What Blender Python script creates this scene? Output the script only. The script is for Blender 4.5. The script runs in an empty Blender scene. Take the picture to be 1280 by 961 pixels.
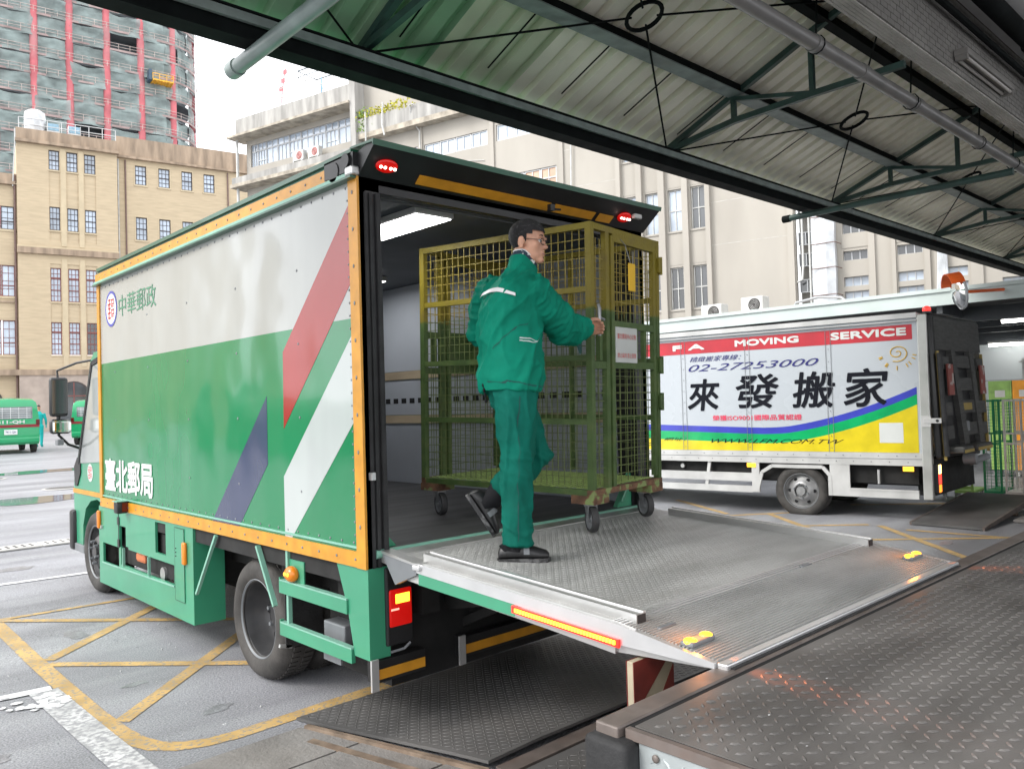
import bpy, bmesh, math, random
from math import sin, cos, pi, radians as rad
from mathutils import Vector as V, Matrix, noise, Euler
random.seed(7)
S = bpy.context.scene
# ---------------------------------------------------------------- camera
cd = bpy.data.cameras.new('camera'); cam = bpy.data.objects.new('camera', cd)
S.collection.objects.link(cam); S.camera = cam
yaw, pitch, roll = rad(43.0109), rad(1.3646), rad(-1.7032)
fwd = V((sin(yaw)*cos(pitch), cos(yaw)*cos(pitch), sin(pitch)))
rt = V((cos(yaw), -sin(yaw), 0)); up = rt.cross(fwd)
r2 = cos(roll)*rt + sin(roll)*up; u2 = -sin(roll)*rt + cos(roll)*up
mw = Matrix((r2, u2, -fwd)).transposed().to_4x4()
mw.translation = V((-2.3326, -3.6640, 1.7859))
cam.matrix_world = mw
cd.sensor_width = 36; cd.lens = 36*1000.36/1280; cd.clip_end = 2000; cd.clip_start = .05
# ---------------------------------------------------------------- world, sun, exposure
SUN_EL, SUN_AZ = 40, -68     # towards the sun: azimuth from +Y to +X
w = bpy.data.worlds.new('World'); S.world = w; w.use_nodes = True
nt = w.node_tree; bg = nt.nodes['Background']
sky = nt.nodes.new('ShaderNodeTexSky'); sky.sky_type = 'NISHITA'; sky.sun_disc = False
sky.sun_elevation = rad(SUN_EL); sky.sun_rotation = rad(SUN_AZ)
sky.air_density = 1.0; sky.dust_density = 6.0; sky.ozone_density = 1.0
hs = nt.nodes.new('ShaderNodeHueSaturation'); hs.inputs['Saturation'].default_value = .12
mx = nt.nodes.new('ShaderNodeMix'); mx.data_type = 'RGBA'; mx.inputs[0].default_value = .75
mx.inputs[7].default_value = (11.0, 11.2, 11.6, 1)
nt.links.new(sky.outputs[0], hs.inputs['Color']); nt.links.new(hs.outputs[0], mx.inputs[6])
nt.links.new(mx.outputs[2], bg.inputs['Color']); bg.inputs['Strength'].default_value = .15
sl = bpy.data.lights.new('sun', 'SUN'); so = bpy.data.objects.new('sun', sl); S.collection.objects.link(so)
sl.energy = 1.25; sl.angle = rad(20); sl.color = (1, .96, .9)
sd = V((sin(rad(SUN_AZ))*cos(rad(SUN_EL)), cos(rad(SUN_AZ))*cos(rad(SUN_EL)), sin(rad(SUN_EL))))
so.rotation_euler = sd.to_track_quat('Z', 'Y').to_euler()
S.view_settings.view_transform = 'Standard'; S.view_settings.look = 'None'
S.view_settings.exposure = .82; S.view_settings.gamma = 1
S.render.engine = 'CYCLES'
S.cycles.max_bounces = 8; S.cycles.diffuse_bounces = 6; S.cycles.glossy_bounces = 3

# ---------------------------------------------------------------- materials
def mat(name, col, rough=.6, metal=0., var=.12, scale=3., bump=0., bscale=60., emit=None, estr=1., coat=0., dirt=0., dirtcol=(.10,.085,.07), dscale=1.2,
        stretch=(1,1,1), wave=0., wscale=1.5, speck=0., sscale=150., alpha=1., trans=0., spec=.5, split=None, coords='world', patch=None):
    m = bpy.data.materials.new(name); m.use_nodes = True; n = m.node_tree; b = n.nodes['Principled BSDF']
    def N(t): return n.nodes.new(t)
    L = n.links.new
    if coords == 'world': g = N('ShaderNodeNewGeometry'); src = g.outputs['Position']
    else: g = N('ShaderNodeTexCoord'); src = g.outputs['Object']
    mp = N('ShaderNodeMapping'); mp.inputs['Scale'].default_value = stretch; L(src, mp.inputs['Vector']); src2 = mp.outputs[0]
    def noi(sc, det=4, s=src2):
        t = N('ShaderNodeTexNoise'); t.inputs['Scale'].default_value = sc; t.inputs['Detail'].default_value = det; L(s, t.inputs['Vector']); return t.outputs['Fac']
    def mixc(f, a, bb, lo=.35, hi=.65):
        r = N('ShaderNodeMapRange'); r.inputs[1].default_value = lo; r.inputs[2].default_value = hi; L(f, r.inputs[0])
        x = N('ShaderNodeMix'); x.data_type = 'RGBA'; L(r.outputs[0], x.inputs[0])
        for i, cc in ((6, a), (7, bb)):
            if isinstance(cc, tuple): x.inputs[i].default_value = (*cc[:3], 1)
            else: L(cc, x.inputs[i])
        return x.outputs[2]
    c1 = tuple(max(0, k*(1-var)) for k in col); c2 = tuple(min(1, k*(1+var)) for k in col)
    c = mixc(noi(scale, 6), c1, c2)
    if split:                       # paint colour changes at a height (object z)
        z0, col2, soft = split
        tc = N('ShaderNodeTexCoord'); sp = N('ShaderNodeSeparateXYZ'); L(tc.outputs['Object'], sp.inputs[0])
        ad = N('ShaderNodeMath'); ad.operation = 'MULTIPLY_ADD'; L(noi(6), ad.inputs[0]); ad.inputs[1].default_value = soft*2; L(sp.outputs[2], ad.inputs[2])
        c = mixc(ad.outputs[0], c, col2, z0+soft-.01, z0+soft+.01)
    if patch:                       # worn / painted patches: (colour, scale, lo, hi)
        c = mixc(noi(patch[1], 8), c, patch[0], patch[2], patch[3])
    if dirt > 0:
        d = noi(dscale, 8)
        r = N('ShaderNodeMapRange'); r.inputs[1].default_value = .5; r.inputs[2].default_value = .8; r.inputs[4].default_value = dirt; L(d, r.inputs[0])
        x = N('ShaderNodeMix'); x.data_type = 'RGBA'; L(r.outputs[0], x.inputs[0]); L(c, x.inputs[6]); x.inputs[7].default_value = (*dirtcol, 1); c = x.outputs[2]
    if speck:
        r = N('ShaderNodeMapRange'); r.inputs[1].default_value = .3; r.inputs[2].default_value = .7; r.inputs[3].default_value = 1-speck; r.inputs[4].default_value = 1+speck; L(noi(sscale, 2, src), r.inputs[0])
        x = N('ShaderNodeVectorMath'); x.operation = 'SCALE'; L(c, x.inputs[0]); L(r.outputs[0], x.inputs['Scale']); c = x.outputs[0]
    L(c, b.inputs['Base Color'])
    rr = N('ShaderNodeMapRange'); rr.inputs[3].default_value = max(.02, rough*.85); rr.inputs[4].default_value = min(1, rough*1.15); L(noi(scale*2.3), rr.inputs[0]); L(rr.outputs[0], b.inputs['Roughness'])
    b.inputs['Metallic'].default_value = metal; b.inputs['Specular IOR Level'].default_value = spec
    if coat: b.inputs['Coat Weight'].default_value = coat; b.inputs['Coat Roughness'].default_value = .04
    if alpha < 1: b.inputs['Alpha'].default_value = alpha
    if trans: b.inputs['Transmission Weight'].default_value = trans
    last = None
    if wave:
        bp = N('ShaderNodeBump'); bp.inputs['Strength'].default_value = 1; bp.inputs['Distance'].default_value = wave; L(noi(wscale, 1, src), bp.inputs['Height']); last = bp.outputs[0]
    if bump:
        bp = N('ShaderNodeBump'); bp.inputs['Strength'].default_value = bump; bp.inputs['Distance'].default_value = .01; L(noi(bscale, 3), bp.inputs['Height'])
        if last: L(last, bp.inputs['Normal'])
        last = bp.outputs[0]
    if last:
        L(last, b.inputs['Normal'])
        if coat: L(last, b.inputs['Coat Normal'])
    if emit: b.inputs['Emission Color'].default_value = (*emit, 1); b.inputs['Emission Strength'].default_value = estr
    return m

# ---------------------------------------------------------------- mesh helpers
class MB:
    def __init__(s): s.v = []; s.f = []; s.m = []; s.mi = 0
    def add(s, vs, fs):
        o = len(s.v); s.v += [tuple(x) for x in vs]; s.f += [tuple(i+o for i in f) for f in fs]; s.m += [s.mi]*len(fs); return s
    def mat(s, i): s.mi = i; return s
    def box(s, x0, x1, y0, y1, z0, z1):
        if x0 > x1: x0, x1 = x1, x0
        if y0 > y1: y0, y1 = y1, y0
        if z0 > z1: z0, z1 = z1, z0
        return s.add([(x0,y0,z0),(x1,y0,z0),(x1,y1,z0),(x0,y1,z0),(x0,y0,z1),(x1,y0,z1),(x1,y1,z1),(x0,y1,z1)],
                     [(0,3,2,1),(4,5,6,7),(0,1,5,4),(1,2,6,5),(2,3,7,6),(3,0,4,7)])
    def bbox(s, x0, x1, y0, y1, z0, z1, b=.008):     # box with chamfered vertical+horizontal edges
        bm = bmesh.new(); bmesh.ops.create_cube(bm, size=1)
        for v in bm.verts: v.co = V(((x0+x1)/2+v.co.x*abs(x1-x0), (y0+y1)/2+v.co.y*abs(y1-y0), (z0+z1)/2+v.co.z*abs(z1-z0)))
        bmesh.ops.bevel(bm, geom=bm.edges[:], offset=b, segments=2, affect='EDGES', profile=.5)
        s.bm(bm); return s
    def bm(s, bm):
        bm.verts.index_update(); s.add([v.co[:] for v in bm.verts], [[v.index for v in f.verts] for f in bm.faces]); bm.free(); return s
    def prism(s, poly, h0, h1, axis='x'):            # polygon in the two other axes, extruded along axis
        n = len(poly); P = []
        for h in (h0, h1):
            for a, b in poly: P.append({'x':(h,a,b),'y':(a,h,b),'z':(a,b,h)}[axis])
        F = [tuple(range(n))[::-1], tuple(range(n, 2*n))] + [(i,(i+1)%n,n+(i+1)%n,n+i) for i in range(n)]
        return s.add(P, F)
    def tube(s, pts, r, n=8, cap=True, close=False):
        pts = [V(p) for p in pts]; R = r if isinstance(r, (list, tuple)) else [r]*len(pts)
        rings = []; prev = None; m = len(pts)
        for i, p in enumerate(pts):
            if close: t = (pts[(i+1)%m]-pts[i-1])
            else: t = (pts[min(i+1, m-1)]-pts[max(i-1, 0)])
            t.normalize()
            if prev is None:
                a = V((0,0,1)) if abs(t.z) < .9 else V((1,0,0)); prev = t.cross(a).normalized()
            a = prev - t*prev.dot(t)
            a = a.normalized() if a.length > 1e-6 else t.orthogonal().normalized(); prev = a; b = t.cross(a)
            rings.append([p+(a*cos(2*pi*k/n)+b*sin(2*pi*k/n))*R[i] for k in range(n)])
        vs = [q for rg in rings for q in rg]; fs = []
        for i in range(m if close else m-1):
            j = (i+1)%m
            for k in range(n): fs.append((i*n+k, i*n+(k+1)%n, j*n+(k+1)%n, j*n+k))
        if cap and not close: fs += [tuple(range(n))[::-1], tuple((m-1)*n+k for k in range(n))]
        return s.add(vs, fs)
    def bar(s, a, b, w, h=None, upv=(0,0,1)):         # rectangular bar between two points
        a = V(a); b = V(b); h = h or w; t = (b-a).normalized(); u = V(upv)
        if abs(t.dot(u)) > .95: u = V((1,0,0))
        sd_ = t.cross(u).normalized(); u = sd_.cross(t)
        P = [p + sd_*(w/2*i) + u*(h/2*j) for p in (a, b) for i, j in ((-1,-1),(1,-1),(1,1),(-1,1))]
        return s.add(P, [(3,2,1,0),(4,5,6,7),(0,1,5,4),(1,2,6,5),(2,3,7,6),(3,0,4,7)])
    def lathe(s, prof, o=(0,0,0), axis='x', n=32, close=False):
        vs = []; o = V(o); m = len(prof)
        for r, h in prof:
            for k in range(n):
                a = 2*pi*k/n; c_, s_ = r*cos(a), r*sin(a)
                vs.append(o+V({'x':(h,c_,s_),'y':(c_,h,s_),'z':(c_,s_,h)}[axis]))
        fs = []
        for i in range(m if close else m-1):
            j = (i+1)%m
            for k in range(n): fs.append((i*n+k, i*n+(k+1)%n, j*n+(k+1)%n, j*n+k))
        return s.add(vs, fs)
    def ball(s, o, r, n=10, m=7):
        o = V(o); r = V(r) if hasattr(r, '__len__') else V((r,r,r)); vs = []; fs = []
        for i in range(m+1):
            t = pi*i/m
            for k in range(n): a = 2*pi*k/n; vs.append(o+V((r.x*sin(t)*cos(a), r.y*sin(t)*sin(a), r.z*cos(t))))
        for i in range(m):
            for k in range(n): fs.append((i*n+k, (i+1)*n+k, (i+1)*n+(k+1)%n, i*n+(k+1)%n))
        return s.add(vs, fs)
    def loft(s, rings, cap=True):
        n = len(rings[0]); fs = []
        for i in range(len(rings)-1):
            for k in range(n): fs.append((i*n+k, i*n+(k+1)%n, (i+1)*n+(k+1)%n, (i+1)*n+k))
        if cap: fs += [tuple(range(n))[::-1], tuple((len(rings)-1)*n+k for k in range(n))]
        return s.add([q for r in rings for q in r], fs)
    def xf(s, M, start=0):
        s.v = s.v[:start]+[tuple(M @ V(v)) for v in s.v[start:]]; return s
    def mesh(s, name, mats, smooth=None):
        me = bpy.data.meshes.new(name); me.from_pydata(s.v, [], s.f)
        for m in (mats if isinstance(mats, (list, tuple)) else [mats]): me.materials.append(m)
        me.polygons.foreach_set('material_index', s.m)
        bm = bmesh.new(); bm.from_mesh(me); bmesh.ops.recalc_face_normals(bm, faces=bm.faces[:]); bm.to_mesh(me); bm.free()
        if smooth is not None: me.shade_smooth(); me.set_sharp_from_angle(angle=rad(smooth))
        return me
    def build(s, name, mats, parent=None, smooth=None, loc=None, rot=None, **kw):
        return link(name, s.mesh(name, mats, smooth), parent, loc, rot, **kw)
def link(name, me, parent=None, loc=None, rot=None, **kw):
    o = bpy.data.objects.new(name, me); S.collection.objects.link(o)
    if parent: o.parent = parent
    if loc: o.location = loc
    if rot: o.rotation_euler = rot
    for k, v in kw.items(): o[{'cat':'category'}.get(k, k)] = v
    return o
def thing(name, label, cat, loc=(0,0,0), rot=(0,0,0), group=None):
    o = link(name, None, None, loc, rot, label=label, cat=cat)
    if group: o['group'] = group
    return o
def copy_tree(o, parent=None):
    c = o.copy(); S.collection.objects.link(c); c.parent = parent
    for ch in list(o.children): copy_tree(ch, c)
    return c
def rename(o, label, group=None):
    o['label'] = label
    if group: o['group'] = group
    return o
def text_verts(txt, bold=0., shear=0., res=3):
    cu = bpy.data.curves.new('t', 'FONT'); cu.body = txt; cu.offset = bold; cu.shear = shear; cu.resolution_u = res
    o = bpy.data.objects.new('t', cu); S.collection.objects.link(o); bpy.context.view_layer.update()
    me = bpy.data.meshes.new_from_object(o.evaluated_get(bpy.context.evaluated_depsgraph_get()))
    vs = [v.co.copy() for v in me.vertices]; fs = [tuple(p.vertices) for p in me.polygons]
    bpy.data.objects.remove(o); bpy.data.curves.remove(cu); bpy.data.meshes.remove(me)
    x0 = min(v.x for v in vs); x1 = max(v.x for v in vs); y0 = min(v.y for v in vs); y1 = max(v.y for v in vs)
    return [((v.x-x0)/(x1-x0), (v.y-y0)/(y1-y0)) for v in vs], fs
def lettering(txt, f, m, parent, bold=0., shear=0., name='lettering', fat=0., nrm=(-1,0,0), **kw):
    """f maps (u,v) in the unit box of the writing to a point; fat (metres) thickens the strokes by overlaid copies, each a hair prouder"""
    uv, fs = text_verts(txt, min(bold, .012), shear); P0 = [V(f(a, b)) for a, b in uv]; vs = list(P0); F = list(fs); n = len(P0)
    if fat:
        U = (V(f(1, 0))-V(f(0, 0))).normalized(); W = V((0,0,1)); nr = V(nrm)
        for k in range(10):
            a = 2*pi*k/10; d = U*(fat*cos(a))+W*(fat*sin(a))+nr*(.0002*(k+1)); o = len(vs)
            vs += [p+d for p in P0]; F += [tuple(i+o for i in g) for g in fs]
    me = bpy.data.meshes.new(name); me.from_pydata(vs, [], F); me.materials.append(m)
    return link(name, me, parent, **kw)
def sidef(x, ya, yb, z0, z1, z0b=None, z1b=None):   # writing on a plane x=const, read from -x side: from y=ya (left) to y=yb (right)
    return lambda a, b: (x, ya+(yb-ya)*a, z0+(z1-z0)*b)
def wall_grid(mb, x0, x1, z0, z1, holes, y=0., depth=.15, back=True):
    """front face in the plane y with rectangular openings (xa,xb,za,zb), reveals going to y+depth"""
    xs = sorted({x0, x1, *[h[0] for h in holes], *[h[1] for h in holes]}); zs = sorted({z0, z1, *[h[2] for h in holes], *[h[3] for h in holes]})
    xs = [x for x in xs if x0 <= x <= x1]; zs = [z for z in zs if z0 <= z <= z1]
    for i in range(len(xs)-1):
        for j in range(len(zs)-1):
            cx, cz = (xs[i]+xs[i+1])/2, (zs[j]+zs[j+1])/2
            if any(h[0] < cx < h[1] and h[2] < cz < h[3] for h in holes): continue
            mb.add([(xs[i],y,zs[j]),(xs[i+1],y,zs[j]),(xs[i+1],y,zs[j+1]),(xs[i],y,zs[j+1])], [(0,1,2,3)])
    for a, b, c, d in holes:
        P = [(a,y,c),(b,y,c),(b,y,d),(a,y,d),(a,y+depth,c),(b,y+depth,c),(b,y+depth,d),(a,y+depth,d)]
        mb.add(P, [(0,1,5,4),(1,2,6,5),(2,3,7,6),(3,0,4,7)])
    return mb
def ground_z(y): return 0. if y < 3 else (.02*(y-3) if y < 30 else .54)
def clumps(seed): r_ = random.Random(seed); return r_
# ================================================================ SETTING
asphalt = mat('asphalt', (.255,.257,.275), rough=.48, var=.24, scale=.7, bump=.7, bscale=130, speck=.42, sscale=95, dirt=.55, dirtcol=(.09,.09,.095), dscale=.5, stretch=(.35,1.6,1), patch=((.34,.345,.36), 1.3, .48, .75))
nx, ny = [], []
mb = MB()
ys = [-60, -20, -10, 0, 3] + [3+i*3 for i in range(1, 10)] + [60, 120, 400]
xs = [-300, -60, -20, 0, 10, 20, 60, 300]
for y in ys:
    for x in xs: mb.v.append((x, y, ground_z(y)))
for j in range(len(ys)-1):
    for i in range(len(xs)-1):
        a = j*len(xs)+i; mb.f.append((a, a+1, a+1+len(xs), a+len(xs))); mb.m.append(0)
mb.build('ground', asphalt, kind='structure')

yel = mat('worn_yellow_paint', (.46,.30,.11), rough=.6, var=.2, scale=4, dirt=.6, dirtcol=(.26,.22,.17), dscale=5, patch=((.24,.22,.19), 40, .53, .62), bump=.3, bscale=150)
whp = mat('worn_white_paint', (.5,.5,.5), rough=.6, var=.2, scale=4, patch=((.27,.27,.28), 30, .42, .58), bump=.3, bscale=150)
whf = mat('fresh_white_paint', (.62,.62,.63), rough=.6, patch=((.3,.3,.31), 20, .56, .66))
def strip(pts, w, m, lift=.003, name='road_marking'):
    mb = MB(); P = []
    for a, b in zip(pts[:-1], pts[1:]):
        n = max(1, int(math.dist(a, b)/.8))
        P += [(a[0]+(b[0]-a[0])*k/n, a[1]+(b[1]-a[1])*k/n) for k in range(n)]
    P.append(pts[-1]); L_ = []
    for i, p in enumerate(P):
        t = V((P[min(i+1, len(P)-1)][0]-P[max(i-1, 0)][0], P[min(i+1, len(P)-1)][1]-P[max(i-1, 0)][1])).normalized()
        for s_ in (-1, 1): L_.append((p[0]-t.y*w/2*s_, p[1]+t.x*w/2*s_, ground_z(p[1])+lift))
    mb.add(L_, [(2*i, 2*i+1, 2*i+3, 2*i+2) for i in range(len(P)-1)])
    mb.build(name, m, kind='structure')
arc = [(-.895,14), (-.9,4.2), (-.9,2.2), (-.9,1.62), (-.885,1.22), (-.86,1.02), (-.81,.87), (-.72,.77), (-.6,.71), (-.45,.685), (-.1,.695), (.6,.73), (2.0,.76)]
strip(arc, .115, yel)
strip([(-.83,3.03), (.7,4.42)], .1, yel, .0042); strip([(-.83,1.37), (1.4,3.52)], .1, yel, .0042)
strip([(-.85,4.52), (.9,2.78), (2.2,1.4)], .09, yel, .0054); strip([(-.85,2.92), (1.0,.95)], .09, yel, .0054)
strip([(-.85,4.56), (2.5,4.35)], .07, yel, .0048)
strip([(-3.2,2.56), (-.97,2.33)], .1, whf, .008)
strip([(-1.02,2.3), (-1.0,1.2), (-.97,.2), (-.95,-1.2)], .17, whp, .006)
strip([(-6,6.5), (.2,6.05), (2,5.9)], .1, whf, .006)
for q in ([(8.76,2.6), (7.2,.75)], [(8.03,1.68), (8.6,1.05)], [(8.6,.9), (6.6,-1.05)], [(7.0,1.1), (8.8,-.9)], [(8.45,.5), (8.6,-1.2)], [(10.4,2.1), (11.35,.9)], [(10.79,1.67), (11.3,1.1), (11.42,.86), (11.2,.62), (10.4,.6)], [(9.2,4.6), (8.4,3.1)], [(8.3,3.0), (9.1,2.4)]):
    strip(q, .1, yel, .0035+.002*random.random())
# splashes of white paint left of an old stencil
mb = MB(); rn = random.Random(3)
for k in range(26):
    cx, cy = -1.28+rn.random()*.33, 1.92+rn.random()*.3; r_ = .012+rn.random()*.022; n = 7
    mb.add([(cx+r_*(1.6 if rn.random() > .5 else .8)*cos(2*pi*i/n), cy+r_*sin(2*pi*i/n)*1.3, .0065+k*1e-4) for i in range(n)], [tuple(range(n))])
mb.build('road_marking', whf, kind='structure')
# darker repair patches and wet streaks
pat = mat('dark_asphalt_patch', (.10,.10,.105), rough=.35, var=.2, scale=3, bump=.4, bscale=140, speck=.2)
wet = mat('puddle_water', (.10,.105,.11), rough=.06, var=.1)
def blob(cx, cy, rx, ry, m, lift, seed, name):
    rn = random.Random(seed); n = 22; ph = [rn.random()*6 for _ in range(3)]; P = []
    for i in range(n):
        a = 2*pi*i/n; k = 1+.22*sin(2*a+ph[0])+.14*sin(5*a+ph[1])
        x, y = cx+rx*k*cos(a), cy+ry*k*sin(a); P.append((x, y, ground_z(y)+lift))
    MB().add(P, [tuple(range(n))]).build(name, m, kind='structure')
for i, (x, y, a, b) in enumerate([(1.5,13.8,1.2,.5), (3.0,20.5,1.3,.6)]): blob(x, y, a, b, wet, .007+.001*i, i, 'puddle')
# oil drips, cracks and grit on the yard near the truck
oil = mat('oil_stain', (.20,.20,.21), rough=.3, var=.15, scale=9, patch=((.245,.247,.262), 14, .46, .56), speck=.35, sscale=95); crk = mat('asphalt_crack', (.05,.05,.052), rough=.9)
for i, (x, y, a, b) in enumerate([(-1.5,1.3,.12,.07), (-.55,2.0,.07,.05), (-.35,1.15,.10,.05), (-1.9,3.2,.2,.08), (-.5,3.6,.09,.12), (-1.35,5.2,.3,.10), (-.3,6.9,.25,.1), (9.6,1.2,.2,.1), (7.8,-.2,.15,.08)]): blob(x, y, a, b, oil, .0022+.0001*i, 20+i, 'oil_stain')
rn = random.Random(11)
for x, y, dx, dy, n in ((-2.0,.72,.16,.0,7), (-1.9,4.2,.22,.05,9)):
    P = []
    for k in range(n): P.append((x, y)); x += dx*(.6+.8*rn.random()); y += dy+rn.gauss(0,.03)
    strip(P, .006, crk, .0032, 'crack')
mb = MB()
for k in range(260):
    x, y = (rn.uniform(-2.6,.1), rn.uniform(.6,5)) if k < 200 else (rn.uniform(7.3,10), rn.uniform(-.6,1.5)); s_ = .003+.006*rn.random(); a = rn.random()*6; z = ground_z(y)
    mb.add([(x+s_*cos(a), y+s_*sin(a), z+.001), (x+s_*cos(a+2), y+s_*sin(a+2), z+.001), (x+s_*cos(a+4), y+s_*sin(a+4), z+.001), (x, y, z+.001+s_)], [(0,1,3),(1,2,3),(2,0,3)])
mb.build('grit', whp, kind='stuff', label='small pale grit scattered over the yard asphalt', cat='grit')
# channel drain across the yard
conc = mat('pale_concrete', (.42,.41,.39), rough=.85, var=.15, scale=2, bump=.4, bscale=40, dirt=.4)
drk = mat('black_void', (.006,.006,.007), rough=.9)
dr = thing('channel_drain', 'pale concrete channel drain with slotted covers running across the wet yard', 'drain', (0,8.35,ground_z(8.35)))
mb = MB(); ms = MB()
for k in range(16):
    x0 = -6+k*.9
    mb.bbox(x0, x0+.88, -.19, .19, .002, .022, .005)
    for j in range(9):
        for r_ in (-.09, .03): ms.box(x0+.06+j*.09, x0+.09+j*.09, r_, r_+.07, .0222, .0235)
for k in range(16):
    MB().bbox(-6+k*.9, -6+k*.9+.88, -.19, .19, .002, .022, .005).build('drain_cover', conc, dr)
ms.build('slots', drk, dr, kind='stuff')
for i, (x, y) in enumerate([(1.6,19.2), (2.3,15.6)]):
    m_ = thing('manhole_cover', ['round dark manhole cover in the yard nearest the parked van', 'round dark manhole cover in the yard nearer the truck cab'][i], 'manhole cover', (x, y, ground_z(y)))
    MB().lathe([(0,.012), (.26,.012), (.3,.004)], axis='z', n=28).build('lid', pat, m_); MB().lathe([(.3,.014), (.36,.012), (.38,.002)], axis='z', n=28).build('rim', conc, m_)

# ---------------------------------------------------------------- checker plate
ckm = mat('worn_checker_steel', (.118,.112,.107), rough=.50, metal=.1, spec=.35, var=.3, scale=1.6, dirt=.4, dirtcol=(.08,.07,.06), dscale=3, stretch=(1,2.2,1), bump=.12, bscale=90)
ckd = mat('dark_checker_steel', (.10,.098,.096), rough=.5, metal=.1, spec=.35, var=.25, scale=1.5, dirt=.5, dirtcol=(.16,.15,.14), dscale=2.2)
ckl = mat('galvanised_checker_steel', (.46,.5,.5), rough=.42, metal=.5, var=.12, scale=5, dirt=.3)
stl = mat('worn_edge_steel', (.15,.125,.112), rough=.5, metal=.2, var=.25, scale=6, dirt=.5, dirtcol=(.12,.07,.05), dscale=9)
rub = mat('black_rubber', (.02,.02,.021), rough=.75, var=.3, scale=8, bump=.4, bscale=40)
def tears(fn, u0, u1, v0, v1, pitch, ln, wd, h):
    """raised tear bars of checker plate; fn(u,v,h) maps to space"""
    mb = MB(); nu = int((u1-u0)/pitch); nv = int((v1-v0)/pitch)
    for i in range(nu):
        for j in range(nv):
            cu, cv = u0+(i+.5)*pitch, v0+(j+.5)*pitch
            d = (1, 0) if (i+j) % 2 == 0 else (0, 1)
            d = ((d[0]-d[1])*.707, (d[0]+d[1])*.707); e = (-d[1], d[0])
            P = [(cu-d[0]*ln/2, cv-d[1]*ln/2, 0), (cu+e[0]*wd/2, cv+e[1]*wd/2, 0), (cu+d[0]*ln/2, cv+d[1]*ln/2, 0), (cu-e[0]*wd/2, cv-e[1]*wd/2, 0),
                 (cu-d[0]*ln*.28, cv-d[1]*ln*.28, h), (cu+d[0]*ln*.28, cv+d[1]*ln*.28, h)]
            mb.add([fn(*p) for p in P], [(0,3,5,4), (0,4,1), (1,4,5,2), (2,5,3)])
    return mb
DZ = .84
dk = thing('loading_dock', 'raised loading dock floor of brown checker plate with steel edge, in the right foreground', 'loading dock', (0,0,0))
slab = MB().box(-.5, 40, -2.13, -9, DZ-.12, DZ-.004); slab.build('slab', drk, dk)
for k in range(5):     # the plates of the dock floor, with open joints
    x0 = -.49+k*2.44; x1 = x0+2.43
    pl = MB().box(x0, x1, -4.6, -2.17, DZ-.004, DZ).build('floor_plate', ckm, dk)
    if k < 3: tears(lambda u, v, h: (u, v, DZ+h), x0+.02, x1-.02, -4.58, -2.19, .044 if k < 2 else .06, .034, .012, .0046).build('tread', ckm, pl, kind='stuff')
MB().box(11.75, 40, -4.6, -2.17, DZ-.004, DZ).build('floor_plate', ckm, dk)
MB().box(-.49, 40, -9, -4.61, DZ-.004, DZ).build('floor_plate', ckm, dk)
MB().bbox(-.54, 20, -2.145, -2.06, DZ-.11, DZ+.003, .006).build('edge_angle', stl, dk)
MB().box(-.520, -.5, -6, -2.158, DZ-.03, DZ-.0005).build('side_angle', stl, dk)
sp = MB().box(-.512, -.5, -6, -2.2, 0, DZ-.035).build('side_plate', ckl, dk)
tears(lambda u, v, h: (-.512-h, u, v), -3.4, -2.2, .3, DZ-.04, .045, .042, .012, .003).build('tread', ckl, sp, kind='stuff')
mb = MB(); rn = random.Random(12)
for k in range(46):
    x, y = rn.uniform(-.4,3.4), rn.uniform(-4.2,-2.25); s_ = .003+.005*rn.random(); a = rn.random()*6
    mb.add([(x+s_*cos(a+q), y+s_*sin(a+q)*.7, DZ+.0052) for q in (0,1.7,3.1,4.6)], [(0,1,2,3)])
mb.build('paper_specks', whf, dk, kind='stuff')
for z in (.78, .55): MB().ball((-.516,-2.26,z), (.006,.012,.012), 10, 6).build('bolt', stl, sp, smooth=60)
MB().box(-.5, 40, -2.14, -2.2, 0, DZ-.12).build('front_wall', conc, dk)
mb = MB().bbox(-.575, -.5, -2.2, -2.04, .42, DZ-.028, .018); bmo = mb.build('bumper', rub, dk, smooth=50)
# striped hazard board under the lip
cream = mat('dirty_cream_paint', (.36,.31,.22), rough=.7, var=.2, scale=5, dirt=.6, dirtcol=(.12,.08,.05), dscale=6)
dred = mat('dark_red_paint', (.17,.022,.015), rough=.6, var=.3, scale=6, dirt=.4)
sb = thing('hazard_post', 'squat post striped dark red and cream standing under the tail lift lip', 'post', (.17,-1.72,0))
MB().bbox(-.125, .125, -.015, .015, 0, .80, .004).build('board', cream, sb)
for k in (-1, 0, 1):
    z = .22+k*.38
    MB().prism([(-.1255,max(z,0.001)), (-.1255,z+.2), (.1255,min(z+.52,.8)), (.1255,min(z+.32,.8))], .0152, .018, 'y').build('stripe', dred, sb)
    MB().prism([(-.1255,max(z,0.001)), (-.1255,z+.2), (.1255,min(z+.52,.8)), (.1255,min(z+.32,.8))], -.018, -.0152, 'y').build('stripe', dred, sb)
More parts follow.
